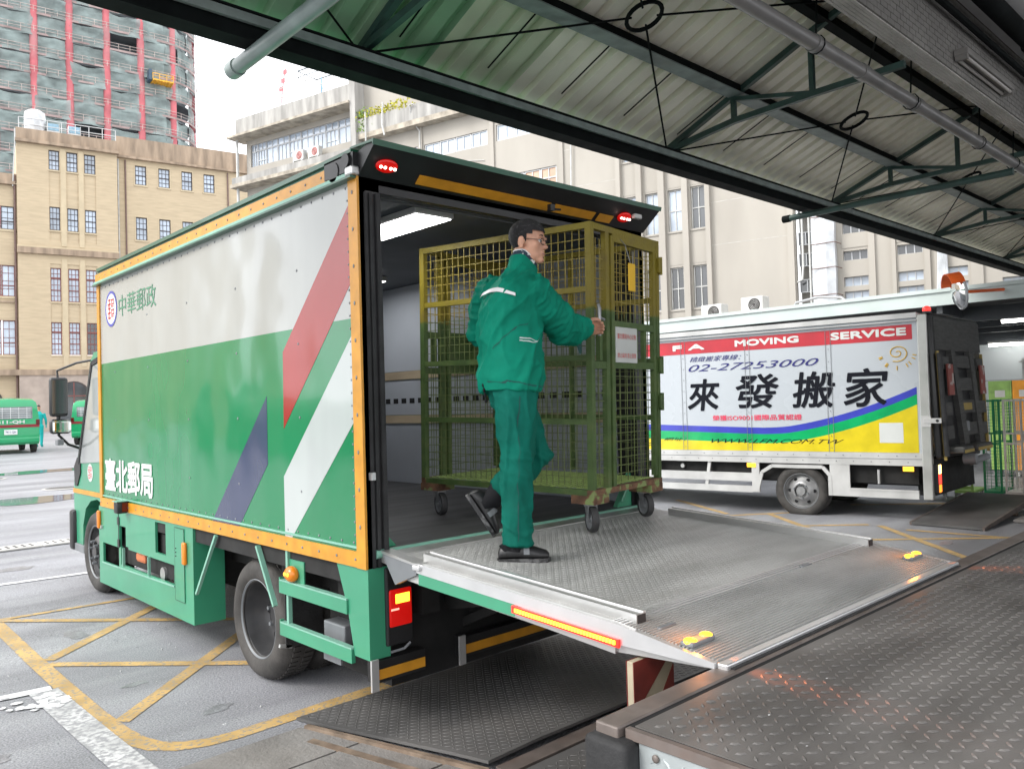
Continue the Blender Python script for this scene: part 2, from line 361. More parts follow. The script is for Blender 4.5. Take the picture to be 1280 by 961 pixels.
# steel plates lying on the yard in front of the dock
pt = thing('steel_ramp_plate', 'dark checker plate lying on the yard under the tail lift, one corner lifted', 'steel plate', (0,0,0))
def zpl(u, v): return .018+.05*max(0, min(1, (.65-v)/1.3))*max(0, 1-abs(u-.6)/2.6)
def pf(u, v, h):   # left edge skewed
    k = max(0, min(1, (.6-v)/1.25)); x = u+(-.11+.33*k)*(1-(u+.0)/5.2) if u < 5.2 else u
    return (x, v, zpl(x, v)+h)
mb = MB(); NU, NV = 14, 6
for lay in (0, -.016):
    for j in range(NV+1):
        for i in range(NU+1): mb.v.append(pf(i*5.2/NU, -.68+1.3*j/NV, lay))
def gi(i, j, l): return l*(NU+1)*(NV+1)+j*(NU+1)+i
for j in range(NV):
    for i in range(NU):
        mb.f += [(gi(i,j,0), gi(i+1,j,0), gi(i+1,j+1,0), gi(i,j+1,0)), (gi(i,j,1), gi(i,j+1,1), gi(i+1,j+1,1), gi(i+1,j,1))]; mb.m += [0, 0]
for i in range(NU):
    for j in (0, NV): mb.f.append((gi(i,j,0), gi(i+1,j,0), gi(i+1,j,1), gi(i,j,1))); mb.m.append(0)
for j in range(NV):
    for i in (0, NU): mb.f.append((gi(i,j,0), gi(i,j+1,0), gi(i,j+1,1), gi(i,j,1))); mb.m.append(0)
p1 = mb.build('plate', ckd, pt)
tears(pf, .03, 5.1, -.66, .60, .036, .034, .011, .0025).build('tread', ckd, p1, kind='stuff')
MB().box(.25, 5.2, -.80, -.70, .0, .03).build('joint_strip', stl, pt)
p2 = MB().box(.05, 5.2, -2.04, -.81, .0, .022).build('plate', ckd, pt)
tears(lambda u, v, h: (u, v, .022+h), .07, 5.15, -2.02, -.83, .04, .038, .012, .0025).build('tread', ckd, p2, kind='stuff')
rus = mat('rusty_steel', (.20,.15,.11), rough=.7, metal=.2, var=.35, scale=9, dirt=.6, dirtcol=(.10,.05,.03), dscale=5)
MB().bar((-.13,.47,.0), (.2,-.70,.008), .03, .05).build('edge_bar', rus, pt)
MB().bar((-.20,.30,.0), (.02,-.60,.006), .05, .02).build('edge_bar', rus, pt)
cs = thing('concrete_apron', 'worn concrete slabs with dark joints beside the steel plate in the foreground', 'concrete slabs', (0,0,0))
cg = mat('stained_concrete', (.19,.18,.17), rough=.85, var=.2, scale=3, bump=.5, bscale=50, dirt=.6, dscale=2)
for i, q in enumerate([[(-1.9,.46),(-.15,.50),(-.02,.08),(-1.9,.05)], [(-1.9,.03),(-.01,.06),(.12,-.45),(-1.9,-.5)], [(-1.9,-.52),(.14,-.47),(.2,-1.1),(-1.9,-1.1)]]):
    MB().prism(q, .0, .009+.002*i, 'z').build('slab', cg, cs)
# second leveller, further along the dock
lv = thing('dock_leveller', 'tilted dark dock leveller plate beyond the tail lift, beside the dock', 'dock leveller', (8.9,-.2,0))
MB().prism([(0,.01),(0,.04),(2.3,.22),(2.3,.15)], -.05, .80, 'y').build('ramp_plate', ckd, lv)
MB().prism([(0,.0),(0,.045),(2.3,.225),(2.3,.14)], -.08, -.052, 'y').build('edge_bar', stl, lv)
MB().prism([(0,.0),(0,.045),(2.3,.225),(2.3,.14)], .802, .83, 'y').build('side_bar', stl, lv)
MB().bbox(1.55, 1.63, -.02, .06, 0, .13, .01).build('support_leg', rus, lv); MB().bbox(.9, 1.4, -.35, -.15, 0, .05, .02).build('base_block', cg, lv)

# ================================================================ ROOF OVER THE DOCK
blk = mat('black_green_steel', (.006,.008,.008), rough=.8, var=.3, scale=4, spec=.12)
gst = mat('dark_green_steel', (.028,.062,.054), rough=.45, var=.25, scale=5, dirt=.3, dirtcol=(.05,.04,.03), dscale=8)
fls = mat('grey_green_flange', (.20,.24,.23), rough=.5, var=.2, scale=6, dirt=.4)
rfm = mat('cream_roof_sheet', (.82,.79,.67), rough=.4, var=.10, scale=1.1, dirt=.3, dirtcol=(.36,.31,.22), dscale=1.6)
rfg = mat('green_bounce_roof_sheet', (.24,.40,.25), rough=.5, var=.18, scale=1.0, dirt=.35, dirtcol=(.30,.36,.22), dscale=1.5)  # green bounce light off the truck roof, put into the sheet colour
rfx = mat('weak_green_bounce_roof_sheet', (.58,.62,.46), rough=.5, var=.15, scale=1.0, dirt=.4, dirtcol=(.5,.47,.35), dscale=1.4)  # cream sheet with weaker green bounce light painted in
ylf = mat('pale_green_fascia', (.42,.70,.45), rough=.5, var=.08, scale=3)
rf = thing('dock_roof', 'pitched corrugated metal roof over the loading dock, cream with painted green bounce at one end', 'canopy roof', (0,0,0))
YE, ZE, TA = 1.44, 4.50, math.tan(rad(22.5))
def rz(y): return ZE+(YE-y)*TA
P_ = .222
def sheet(x0, n, m):
    mb = MB(); prof = []
    for k in range(n):
        x = x0+k*P_
        prof += [(x, 0), (x+.130, 0), (x+.142, .062), (x+.21, .062), (x+P_, 0)]
    for x, h in prof:
        mb.v += [(x, YE+.16, rz(YE+.16)+h), (x, -1.25, rz(-1.25)+h)]
    mb.f = [(2*i, 2*i+2, 2*i+3, 2*i+1) for i in range(len(prof)-1)]; mb.m = [0]*len(mb.f)
    mb.build('roof_sheet', m, rf)
k = -2.9; i = 0
while k < 24:
    n = 4; m = rfg if k < 1.2 else (rfx if k < 2.2 else rfm); sheet(k, n, m); k += n*P_  # sheets above the truck carry the painted bounce, in steps
MB().box(-2.9, 24, 1.25, 1.35, 4.215, 4.385).box(-2.9, 24, 1.22, 1.38, 4.20, 4.215).box(-2.9, 24, 1.22, 1.38, 4.385, 4.40).build('eave_beam', blk, rf)
MB().box(-2.9, 24, 1.19, 1.218, 4.30, 4.36).build('eave_flange', fls, rf)
MB().box(-2.9, 24, 1.39, 1.42, 4.222, 4.42).build('fascia', ylf, rf)
MB().box(-2.9, 24, .47, .59, rz(.53)-.09, rz(.53)-.01).build('purlin', blk, rf)
MB().box(-2.9, 24, .45, .61, rz(.53)-.102, rz(.53)-.0905).build('purlin_flange', fls, rf)
MB().box(-2.9, 24, -.44, -.34, rz(-.39)-.09, rz(-.39)-.01).build('purlin', blk, rf)
# thin dark screws lines along some ribs
mb = MB()
for x in [v*.888+.3 for v in range(-6, 24)]: mb.bar((x, YE-.2, rz(YE-.2)-.004), (x, .62, rz(.62)-.004), .012, .006)
mb.build('sheet_lap', blk, rf, kind='stuff')
for i in range(-1, 6):
    x = .93+3.83*i
    a, b, c_ = (x,1.39,4.44), (x,.57,4.54), (x,-.25,4.56)
    MB().bar((x,1.40,rz(1.40)-.07), (x,-1.07,rz(-1.07)-.07), .055, .055).build('rafter', gst, rf)
    MB().bar(a, b, .05, .055).bar(b, c_, .05, .055).bar(c_, (x,-1.07,4.567), .05, .055).build('bottom_chord', gst, rf)
    for y0, z0 in ((.57,4.54), (-.25,4.56)): MB().bar((x,y0,z0), (x,y0,rz(y0)-.09), .045, .045).build('strut', gst, rf)
    MB().bar((x,.57,rz(.57)-.1), (x,-.25,4.57), .04, .04).build('strut', gst, rf)
    MB().box(x-.11, x+.11, 1.30, 1.47, 4.41, 4.424).build('gusset', gst, rf)
mb = MB()
for i in range(-1, 5):      # cross rods with a ring
    x0 = .93+3.83*i; cx = x0+1.915; cy = .2; cz = 4.86
    r_ = thing('tie_rod_ring', ['tie rods meeting in a steel ring at the left end of the roof', 'tie rods meeting in a steel ring under the sheets where painted green bounce fades', 'tie rods meeting in a steel ring under the cream roof over the moving truck', 'tie rods meeting in a steel ring further right under the cream roof', 'far tie rods meeting in a ring beyond the round mirror', 'farthest tie rods under the roof'][i+1], 'tie rods', (cx, cy, cz), group='cross braces under the dock roof')
    tilt = Matrix.Rotation(rad(-22), 4, 'X')
    MB().tube([tilt @ V((.15*cos(a), .15*sin(a), 0)) for a in [2*pi*k/20 for k in range(20)]], .018, 6, close=True).build('ring', blk, r_, smooth=60)
    for dx, dy, z in ((-1.915,1.19,4.43), (1.915,1.19,4.43), (-1.915,-1.15,5.2), (1.915,-1.15,5.2)):
        e = V((dx, dy, z-cz)); s_ = e.normalized()*.11
        MB().tube([s_, e], .009, 6).build('rod', blk, r_)
# building over the dock: tiled beam, concrete ceiling and an unseen back wall cut low for light
til = mat('grey_small_tiles', (.50,.48,.45), rough=.45, var=.12, scale=2.5, dirt=.5, dirtcol=(.12,.11,.10), dscale=2)
til2 = mat('shaded_small_tiles', (.22,.21,.195), rough=.5, var=.15, scale=2.5, dirt=.5, dirtcol=(.04,.04,.04), dscale=2)  # same tiles as the soffit, shade of the unlit face painted in
gro = mat('tile_grout', (.07,.065,.06), rough=.9)
cei = mat('painted_ceiling', (.75,.75,.74), rough=.8, var=.06, scale=1.5, dirt=.3, dscale=.9)
bd = thing('dock_building', 'grey building over the dock with a tiled beam and pale concrete ceiling, top right', 'building', (0,0,0))
MB().box(-3, 30, -1.225, -1.085, 4.63, 8).build('beam_core', gro, bd)
mb = MB(); m2 = MB(); rn = random.Random(5)
for j in range(5):
    y0 = -1.085-.029*j
    for k in range(140):
        x = -2+k*.125+(.06 if j % 2 else 0)
        mb.box(x, x+.118, y0-.025, y0, 4.618+rn.random()*.002, 4.631)
for j in range(14):
    z = 4.634+j*.0485
    for k in range(120):
        x = -1+k*.125+(.06 if j % 2 else 0)
        m2.box(x, x+.118, -1.237-rn.random()*.002, -1.224, z, z+.044)
mb.build('soffit_tiles', til, bd, kind='stuff'); m2.build('face_tiles', til2, bd, kind='stuff')
MB().box(-3, 30, -9.2, -1.24, 5.32, 5.5).build('ceiling', cei, bd)
MB().box(-3, 30, -9.2, -9.0, 0, 1.5).build('low_open_back_wall', cei, bd)  # unseen wall kept low so extra sky light fills the dock
MB().box(29.8, 30, -9, -1.24, 0, 5.32).build('end_wall', cei, bd)
pipm = mat('grey_plastic_pipe', (.17,.165,.16), rough=.35, var=.2, scale=4, dirt=.4, dirtcol=(.1,.09,.08), dscale=4)
gpi = mat('green_grey_pipe', (.22,.27,.26), rough=.35, var=.15, scale=4, dirt=.3)
pp = thing('ceiling_pipe', 'long grey pipe hung on rods along the tiled beam', 'pipe', (0,-.9,4.43))
MB().tube([(-2,0,0),(20,0,0)], .058, 16).build('pipe_body', pipm, pp, smooth=40)
for x in (1.5, 3.49, 4.3, 5.45, 7.2, 9.3, 11.4): MB().tube([(x-.05,0,0),(x+.05,0,0)], .066, 16).build('coupling', pipm, pp, smooth=40)
for x in (1.9, 3.5, 5.33, 7.2, 8.4, 10.2, 12): MB().tube([(x,0,.05),(x,-.02,.42)], .008, 6).tube([(x,0,0)]+[(x,.07*cos(a),.07*sin(a)) for a in [pi*.5+pi*2*q/10 for q in range(11)]], .006, 4).build('hanger', blk, pp)
dp = thing('duct_pipe', 'thick black pipe along the concrete ceiling at the top right', 'pipe', (0,-1.5,5.2))
MB().tube([(-2,0,0),(25,0,0)], .085, 14).build('pipe_body', blk, dp, smooth=40)
for x in (3.9, 6.9, 9.6): MB().tube([(x-.03,0,0),(x+.03,0,0)], .1, 14).build('collar', blk, dp, smooth=40)
MB().tube([(-2,.18,-.13),(25,.18,-.13)], .03, 8).build('conduit', blk, dp, smooth=40)
lf = thing('fluorescent_fitting', 'unlit dusty twin fluorescent fitting fixed along the tiled beam, top right', 'light fitting', (6.1,-1.30,4.72))
MB().bbox(-.68, .68, -.06, .06, .03, .09, .01).build('housing', til2, lf)
for y in (-.035, .035): MB().tube([(-.62,y,.01),(.62,y,.01)], .014, 8).build('tube_lamp', til, lf, smooth=50)
for x in (-.65, .65): MB().box(x-.02, x+.02, -.05, .05, -.01, .03).build('end_cap', til2, lf)
for x, lb in ((.03, 'fat grey-green drain spout poking out under the eave, top left'), (7.62, 'thin grey drain spout poking out under the eave above the moving truck')):
    d_ = thing('drain_spout', lb, 'pipe', (x,1.5,4.13))
    r_ = .052 if x < 1 else .04
    MB().tube([(0,.08,0),(0,-2.6,.02)], r_, 16).build('pipe_body', gpi if x < 1 else gst, d_, smooth=40)
    MB().tube([(0,.10,0),(0,.0,0)], r_+.008, 16).tube([(0,.09,0),(0,.105,0)], r_-.008, 16).build('collar', gpi if x < 1 else blk, d_, smooth=40)
# ================================================================ BUILDINGS
glass = mat('window_glass', (.36,.42,.50), rough=.08, var=.35, scale=.5, spec=.9, coat=.3)
glassd = mat('dark_window_glass', (.05,.055,.06), rough=.08, var=.5, scale=.4, spec=.9, coat=.3)
curt = mat('pale_curtained_glass', (.45,.52,.60), rough=.12, var=.2, scale=.6, spec=.8)
tan = mat('cream_tile_wall', (.49,.395,.265), rough=.8, var=.07, scale=.9, stretch=(1,1,7), dirt=.22, dirtcol=(.42,.32,.22), dscale=.25)
tan2 = mat('pale_cream_trim', (.52,.43,.29), rough=.8, var=.06, scale=1.2, dirt=.25, dirtcol=(.45,.36,.25), dscale=.5)
brn = mat('stained_brown_concrete', (.33,.25,.18), rough=.9, var=.28, scale=1.2, stretch=(1.5,1.5,.25), dirt=.5, dirtcol=(.24,.18,.13), dscale=.8)
grn_st = mat('granite_base', (.40,.33,.28), rough=.85, var=.12, scale=1.2, dirt=.35, dirtcol=(.34,.27,.22), dscale=.5)
dkf = mat('dark_brown_window_frame', (.045,.035,.035), rough=.5)
rdf = mat('red_brown_window_frame', (.20,.06,.05), rough=.5)
pip = mat('brown_drainpipe', (.16,.10,.085), rough=.6)
wpi = mat('white_drainpipe', (.48,.48,.46), rough=.5)
K = 1.4; C0 = V((-2.3326,-3.664,0)); o_ = V((9.2226,53.592,0)); o_ = C0+(o_-C0)*K
tb = thing('office_building', 'old cream tiled office building with a projecting stair tower and small pane sash windows', 'building', o_, (0,0,rad(-9.5)))
def sz(z): return (z-1.786)*K+1.786
def hole(a, b, c, d): return (a*K, b*K, sz(c), sz(d))
def sash(parent, x0, x1, z0, z1, y, fm, gm, cols=3, rows=4, mid=.5, up_=None):
    """framed sash window: frame with glazing bars, pane as its child"""
    mb = MB(); f = .07; w_, h_ = x1-x0, z1-z0
    mb.box(x0, x0+f, y, y+.08, z0, z1).box(x1-f, x1, y, y+.08, z0, z1).box(x0+f, x1-f, y, y+.08, z0, z0+f).box(x0+f, x1-f, y, y+.08, z1-f, z1)
    zm = z0+h_*mid; mb.box(x0+f, x1-f, y-.01, y+.07, zm-.04, zm+.04)
    if up_: mb.box(x0+f, x1-f, y-.015, y+.07, z0+h_*up_-.06, z0+h_*up_+.06)
    for i in range(1, cols): x = x0+w_*i/cols; mb.box(x-.018, x+.018, y+.02, y+.06, z0+f, z1-f)
    for j in range(1, rows):
        z = z0+h_*j/rows
        mb.box(x0+f, x1-f, y+.022, y+.058, z-.018, z+.018)
    o = mb.build('window', fm, parent)
    MB().box(x0+.02, x1-.02, y+.062, y+.07, z0+.02, z1-.02).build('pane', gm, o)
    return o
cols3 = [(1.75,2.35), (2.75,3.38), (3.76,4.42)]
holes = [hole(a, b, 13.0, 18.86) for a, b in cols3]+[hole(a, b, 5.72, 11.55) for a, b in cols3]
mb = MB(); wall_grid(mb, 0, 5.7*K, 0, sz(19.1), holes, 0, .3); mb.box(0, .02, .3, 9, 0, sz(19.1)).box(5.7*K-.02, 5.7*K, .3, 9, 0, sz(19.1))
mb.build('tower_wall', tan, tb)
for a, b in cols3:
    for z0, z1 in ((15.22,17.6), (13.0,13.72), (7.83,9.15), (11.3,11.55)): MB().box(a*K+.002, b*K-.002, .07, .2, sz(z0), sz(z1)).build('spandrel', tan, tb)
    for z0, z1, r_, u_ in ((17.6,18.86,4,None), (13.72,15.22,4,None)): sash(tb, a*K, b*K, sz(z0), sz(z1), .16, dkf, glass, 3, r_, .5, u_)
    for z0, z1 in ((9.15,11.3), (5.75,7.83)): sash(tb, a*K, b*K, sz(z0), sz(z1), .16, rdf, random.choice([glass, glass, glassd]), 3, 6, .34, .70)
    for z in (17.55, 13.67, 9.1, 5.70): MB().box(a*K-.05, b*K+.05, -.05, .16, sz(z)-.08, sz(z)+.02).build('sill', tan2, tb)
for a, b in ((2.35,2.75), (3.38,3.76)):
    MB().box(a*K+.07, b*K-.07, -.05, -.0, sz(5.0), sz(11.9)).build('pilaster', tan2, tb); MB().box(a*K+.07, b*K-.07, -.05, -.0, sz(12.7), sz(19.0)).build('pilaster', tan2, tb)
def band(x0, x1, z0, z1, y, name='cornice', m=None, d=.5): return MB().box(x0, x1, y, y+d, z0, z1).build(name, m or brn, tb)
band(-.1, 5.8*K, sz(19.1), sz(19.28), -.45); band(-.02, 5.72*K, sz(19.28), sz(20.0), -.15, 'parapet')
band(-.06, 5.74*K, sz(12.12), sz(12.5), -.3); band(-.04, 5.72*K, sz(12.5), sz(12.62), -.15, 'cornice', tan2)
band(-11.5, 14.5*K, sz(4.45), sz(4.8), -.24); MB().box(-.03, 5.73*K, -.12, 0, 0, sz(4.45)).build('base_wall', grn_st, tb)
# right wing
rh = []; rwc = [(6.89,7.59), (8.37,9.09), (9.87,10.58), (11.35,12.09)]
for a, b in rwc:
    for z0, z1 in ((17.43,18.73), (13.65,15.2), (9.4,11.2)): rh.append(hole(a, b, z0, z1))
mb = MB(); wall_grid(mb, 5.7*K, 16*K, sz(4.4), sz(19.1), rh, .9, .25); mb.box(5.7*K, 16*K, 1.2, 9, sz(19.0), sz(19.05)); mb.build('wing_wall', tan, tb)
for i, (a, b) in enumerate(rwc):
    for z0, z1 in ((17.43,18.73), (13.65,15.2), (9.4,11.2)):
        sash(tb, a*K, b*K, sz(z0), sz(z1), 1.0, dkf, glass, 3, 4)
        MB().box(a*K-.12, b*K+.12, .82, .9, sz(z0)-.16, sz(z0)-.02).build('sill', tan2, tb)
        MB().box(a*K-.1, a*K-.02, .87, .9, sz(z0), sz(z1)+.12).box(b*K+.02, b*K+.1, .87, .9, sz(z0), sz(z1)+.12).box(a*K-.02, b*K+.02, .87, .9, sz(z1)+.03, sz(z1)+.12).build('surround', tan2, tb)
MB().box(5.75*K, 16*K, .5, 1.2, sz(19.1), sz(19.25)).build('cornice', brn, tb); MB().box(5.75*K, 16*K, .75, 1.2, sz(19.25), sz(20.55)).build('parapet', brn, tb)
for x, m in ((5.83, wpi), (6.28, pip), (13.0, pip)): MB().tube([(x*K,.8,1), (x*K,.8,sz(19.0))], .07, 8).build('drainpipe', m, tb, smooth=50)
# left wing
lh = []; lwc = [(-1.6,-.16), (-4.2,-2.7), (-7,-5.5), (-11,-9.5), (-15,-13.5), (-19,-17.5), (-23,-21.5)]
rows_ = ((13.6,15.05), (9.4,11.35), (5.75,7.9))
for a, b in lwc:
    for z0, z1 in rows_: lh.append(hole(a, b, z0, z1))
mb = MB(); wall_grid(mb, -40*K, 0, 0, sz(16.5), lh, .5, .25); mb.build('wing_wall', tan, tb)
for i, (a, b) in enumerate(lwc):
    for z0, z1 in rows_:
        xm = (a+b)/2*K; fm = dkf if z0 > 12 else rdf
        sash(tb, a*K, xm-.03, sz(z0), sz(z1), .62, fm, curt, 2, 4, .35); sash(tb, xm+.03, b*K, sz(z0), sz(z1), .62, fm, curt, 2, 4, .35)
        MB().box(a*K-.1, b*K+.1, .42, .5, sz(z0)-.2, sz(z0)-.03).build('sill', tan2, tb)
MB().box(-40*K, -.1, .1, .9, sz(16.4), sz(16.6)).build('cornice', brn, tb); MB().box(-40*K, -.02, .3, .9, sz(16.6), sz(17.1)).build('parapet', brn, tb)
MB().box(-40*K, -.1, .35, .5, sz(9.0), sz(9.12)).build('string_course', brn, tb)
MB().tube([(-.16,.3,.3), (-.16,.3,sz(17.0))], .09, 8).build('drainpipe', pip, tb, smooth=50)
MB().tube([(-.3,.2,sz(16.3)), (-.1,-.2,sz(19.1)), (-.1,-.2,sz(19.9))], .05, 8).build('drainpipe', wpi, tb, smooth=50)
# arched ground floor windows
def arch(xc, w_, zt, y):
    pts = [(xc+w_/2*cos(a), zt-w_/2+w_/2*sin(a)) for a in [pi*k/12 for k in range(13)]]
    poly = [(xc+w_/2, .4)]+pts+[(xc-w_/2, .4)]
    o = MB().prism(poly, y-.05, y, 'y').build('arched_window', dkf, tb)
    poly2 = [((p[0]-xc)*.86+xc, (p[1]-zt)*.97+zt-.12) for p in poly]
    MB().prism(poly2, y-.06, y-.051, 'y').build('pane', glassd, o)
    MB().box(xc-.04, xc+.04, y-.09, y-.062, .4, zt-.1).box(xc-w_/2, xc+w_/2, y-.09, y-.062, zt-w_/2-.05, zt-w_/2+.03).build('glazing_bar', rdf, o)
arch(-1.9*K, 3.0, sz(3.75), .48); arch(2.95*K, 2.6, sz(4.05), -.13); arch(-5.5*K, 3.0, sz(3.75), .48)
# things on its roof
rl = mat('white_painted_rail', (.55,.55,.54), rough=.5); tkm = mat('white_tank', (.55,.56,.57), rough=.5); blu = mat('blue_grey_box', (.25,.40,.50), rough=.5)
rg = thing('roof_railing', 'white pipe railing along the top of the cream stair tower', 'railing', o_, (0,0,rad(-9.5)))
mb = MB()
for z in (.45, 1.0): mb.tube([(.2,-.0,sz(20)+z), (5.6*K,-.0,sz(20)+z)], .035, 6)
mb.build('rail', rl, rg)
for k in range(8): MB().tube([(.2+k*1.1,0,sz(20)), (.2+k*1.1,0,sz(20)+1)], .035, 6).build('post', rl, rg)
tk = thing('water_tank', 'white rounded water tank on top of the cream stair tower', 'water tank')
Mt = Matrix.Translation(o_) @ Matrix.Rotation(rad(-9.5), 4, 'Z')
tk.matrix_world = Mt @ Matrix.Translation((1.5,1.2,sz(20)))
MB().lathe([(0,0), (.85,0), (.85,1.5), (.8,1.9), (.5,2.1), (0,2.15)], axis='z', n=24).build('tank_body', tkm, tk, smooth=40)
MB().lathe([(.86,.5), (.89,.52), (.86,.54)], axis='z', n=24).lathe([(.86,1.1), (.89,1.12), (.86,1.14)], axis='z', n=24).build('hoop', tkm, tk)
for i, x in enumerate((2.9, 4.6)):
    t = thing('roof_unit', ['blue-grey box behind the railing next to the white roof tank', 'blue-grey box in a white frame behind the roof railing'][i], 'box'); t.matrix_world = Mt @ Matrix.Translation((x,1.0,sz(20)))
    MB().bbox(-.45, .45, -.4, .4, .35, 1.0, .05).build('casing', blu, t); MB().box(-.5, -.45, -.4, .4, 0, 1.05).box(.45, .5, -.4, .4, 0, 1.05).box(-.5, .5, -.42, -.4, .2, .34).build('frame', rl, t)

# ---------------------------------------------------------------- unfinished tower
net = mat('hazed_green_safety_net', (.30,.365,.35), rough=.9, var=.35, scale=.3, stretch=(1,1,1.6), alpha=.62, dirt=.5, dirtcol=(.40,.46,.44), dscale=.35)  # net colour paled and greyed to imitate distance haze
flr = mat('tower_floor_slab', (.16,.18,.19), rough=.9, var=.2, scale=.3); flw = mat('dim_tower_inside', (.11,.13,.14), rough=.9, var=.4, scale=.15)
red = mat('hazed_red_primed_steel', (.46,.115,.13), rough=.6, var=.2, scale=.4, dirt=.6, dirtcol=(.42,.30,.29), dscale=.12); edg = mat('pale_edge_rail', (.50,.42,.38), rough=.8, var=.2, scale=1)  # column red softened, distance haze mixed into the colour
pnk = mat('faded_red_beam', (.48,.20,.19), rough=.7, var=.2, scale=.5); wnt = mat('white_edge_pipe', (.72,.75,.74), rough=.5)
ot = V((43.944,169.85,0)); Mtw = Matrix.Translation(ot) @ Matrix.Rotation(rad(-7), 4, 'Z')
tw = thing('unfinished_tower', 'round-cornered high-rise under construction with red columns behind green netting', 'building'); tw.matrix_world = Mtw
FH = 3.93; z00 = 24+1.2
outl = [(-45,0), (-14.4,0), (-8,0), (-1.9,0), (4.8,0), (11.2,0), (15.2,.15), (17.8,.8), (20.2,2.2), (22.0,4.4), (23.0,7.5), (23.2,11), (23.2,30), (-45,30)]
def off(poly, d):  # crude outward offset for front edge
    cx, cy = -11, 15; return [(x+(d if x > 12 else 0), y-d) for x, y in poly]
zf = z00
fl = []
while zf < 104:
    MB().prism(outl, zf-.3, zf, 'z').build('floor_slab', flr, tw); fl.append(zf)
    mb = MB(); fo = off(outl[:11], 1.25)
    for h in (.5, 1.1): mb.tube([(x, y, zf+h) for x, y in fo], .05, 4, cap=False)
    for (xa, ya), (xb, yb) in zip(fo[:-1], fo[1:]):
        n = max(1, int(math.hypot(xb-xa, yb-ya)/2.0))
        for k in range(n): x, y = xa+(xb-xa)*k/n, ya+(yb-ya)*k/n; mb.tube([(x, y, zf), (x, y, zf+1.15)], .045, 4, cap=False)
    mb.build('edge_rail', edg, tw, kind='stuff')
    eb = MB(); f2 = off(outl[:11], .95)
    for a_, b_ in zip(f2[:-1], f2[1:]): eb.bar((*a_, zf-.1), (*b_, zf-.1), .06, .42)
    eb.build('slab_edge', mat('pinkish_slab_edge', (.33,.25,.235), rough=.9, var=.25, scale=.4), tw); zf += FH
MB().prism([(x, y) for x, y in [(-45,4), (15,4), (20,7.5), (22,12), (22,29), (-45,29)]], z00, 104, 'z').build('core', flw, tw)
colx = [(-14.4,.0), (-8,0), (-1.9,0), (4.8,0), (11.2,0), (17.6,.8), (22.9,7.2)]
rn = random.Random(2)
for x, y in colx:
    MB().tube([(x+(.2 if x > 20 else 0), y-.55, 22), (x+(.2 if x > 20 else 0), y-.55, 104)], .72, 10).build('column', red, tw, smooth=50)
for k, zf in enumerate(fl):
    if k in (1, 2, 9, 14):
        mb = MB()
        for a, b in zip(outl[1:7], outl[2:8]): mb.bar((a[0], a[1]-.32, zf+(.3 if k != 2 else .6)), (b[0], b[1]-.32, zf+.3), .3, .55)
        mb.build('edge_beam', pnk if k != 2 else red, tw)
    if k in (3, 5):
        MB().tube([(x, y-.9, zf+.9+.3*sin(x*.3)) for x, y in outl[1:11]], .14, 5).build('white_pipe', wnt, tw)
# netting: sagging sheets, one per bay and floor, not quite closed
pts = []
for (xa, ya), (xb, yb) in zip(outl[1:10], outl[2:11]): pts.append(((xa, ya), (xb, yb)))
mb = MB()
for k, zf in enumerate(fl):
    for (xa, ya), (xb, yb) in pts:
        if rn.random() < .04: continue
        n = max(2, int(math.hypot(xb-xa, yb-ya)/1.1)); top = zf+FH-.25-rn.random()*.3; bot = zf-.15-rn.random()*.8; ph = rn.random()*6
        nv = 4; o0 = len(mb.v)
        for j in range(nv+1):
            for i in range(n+1):
                t = i/n; x, y = xa+(xb-xa)*t, ya+(yb-ya)*t; sag = .5*sin(pi*t)*(j/nv)*(.4+rn.random()*.5)
                dd = .8+.35*sin(ph+i*1.3)+.25*rn.random()
                nx_, ny_ = (0, -1) if x < 15 else ((.6, -.8) if x < 21 else (.95, -.3))
                mb.v.append((x+nx_*dd, y+ny_*dd, bot+(top-bot)*j/nv-sag))
        for j in range(nv):
            for i in range(n): a = o0+j*(n+1)+i; mb.f.append((a, a+1, a+n+2, a+n+1)); mb.m.append(0)
mb.build('safety_net', net, tw, kind='stuff')
ylp = mat('yellow_platform_paint', (.80,.42,.03), rough=.5, var=.2, scale=1, dirt=.3)
gd = thing('work_platform', 'yellow loading platform sticking out from the unfinished tower', 'work platform'); gd.matrix_world = Mtw @ Matrix.Translation((15.2,-1.2,70.8))
MB().box(-2.2, 1.8, -1.9, 1.2, 0, .25).build('deck', ylp, gd)
for k in range(7): MB().box(-2.2+k*.65, -2.05+k*.65, -1.95, 1.2, -.12, 0).build('joist', ylp, gd)
mb = MB()
for x in (-2.2, -.9, .5, 1.8): mb.bar((x,-1.85,.2), (x,-1.85,1.5), .1)
mb.bar((-2.2,-1.85,1.45), (1.8,-1.85,1.45), .1).bar((-2.2,-1.85,.9), (1.8,-1.85,.9), .08).bar((-2.2,-1.85,1.45), (-2.2,1.2,1.45), .1).bar((1.8,-1.85,1.45), (1.8,1.2,1.45), .1).build('guard_rail', ylp, gd)
MB().box(-2.9, -2.3, -1.7, .8, .0, 2.2).build('end_panel', mat('dark_blue_panel', (.05,.09,.13), rough=.6), gd)

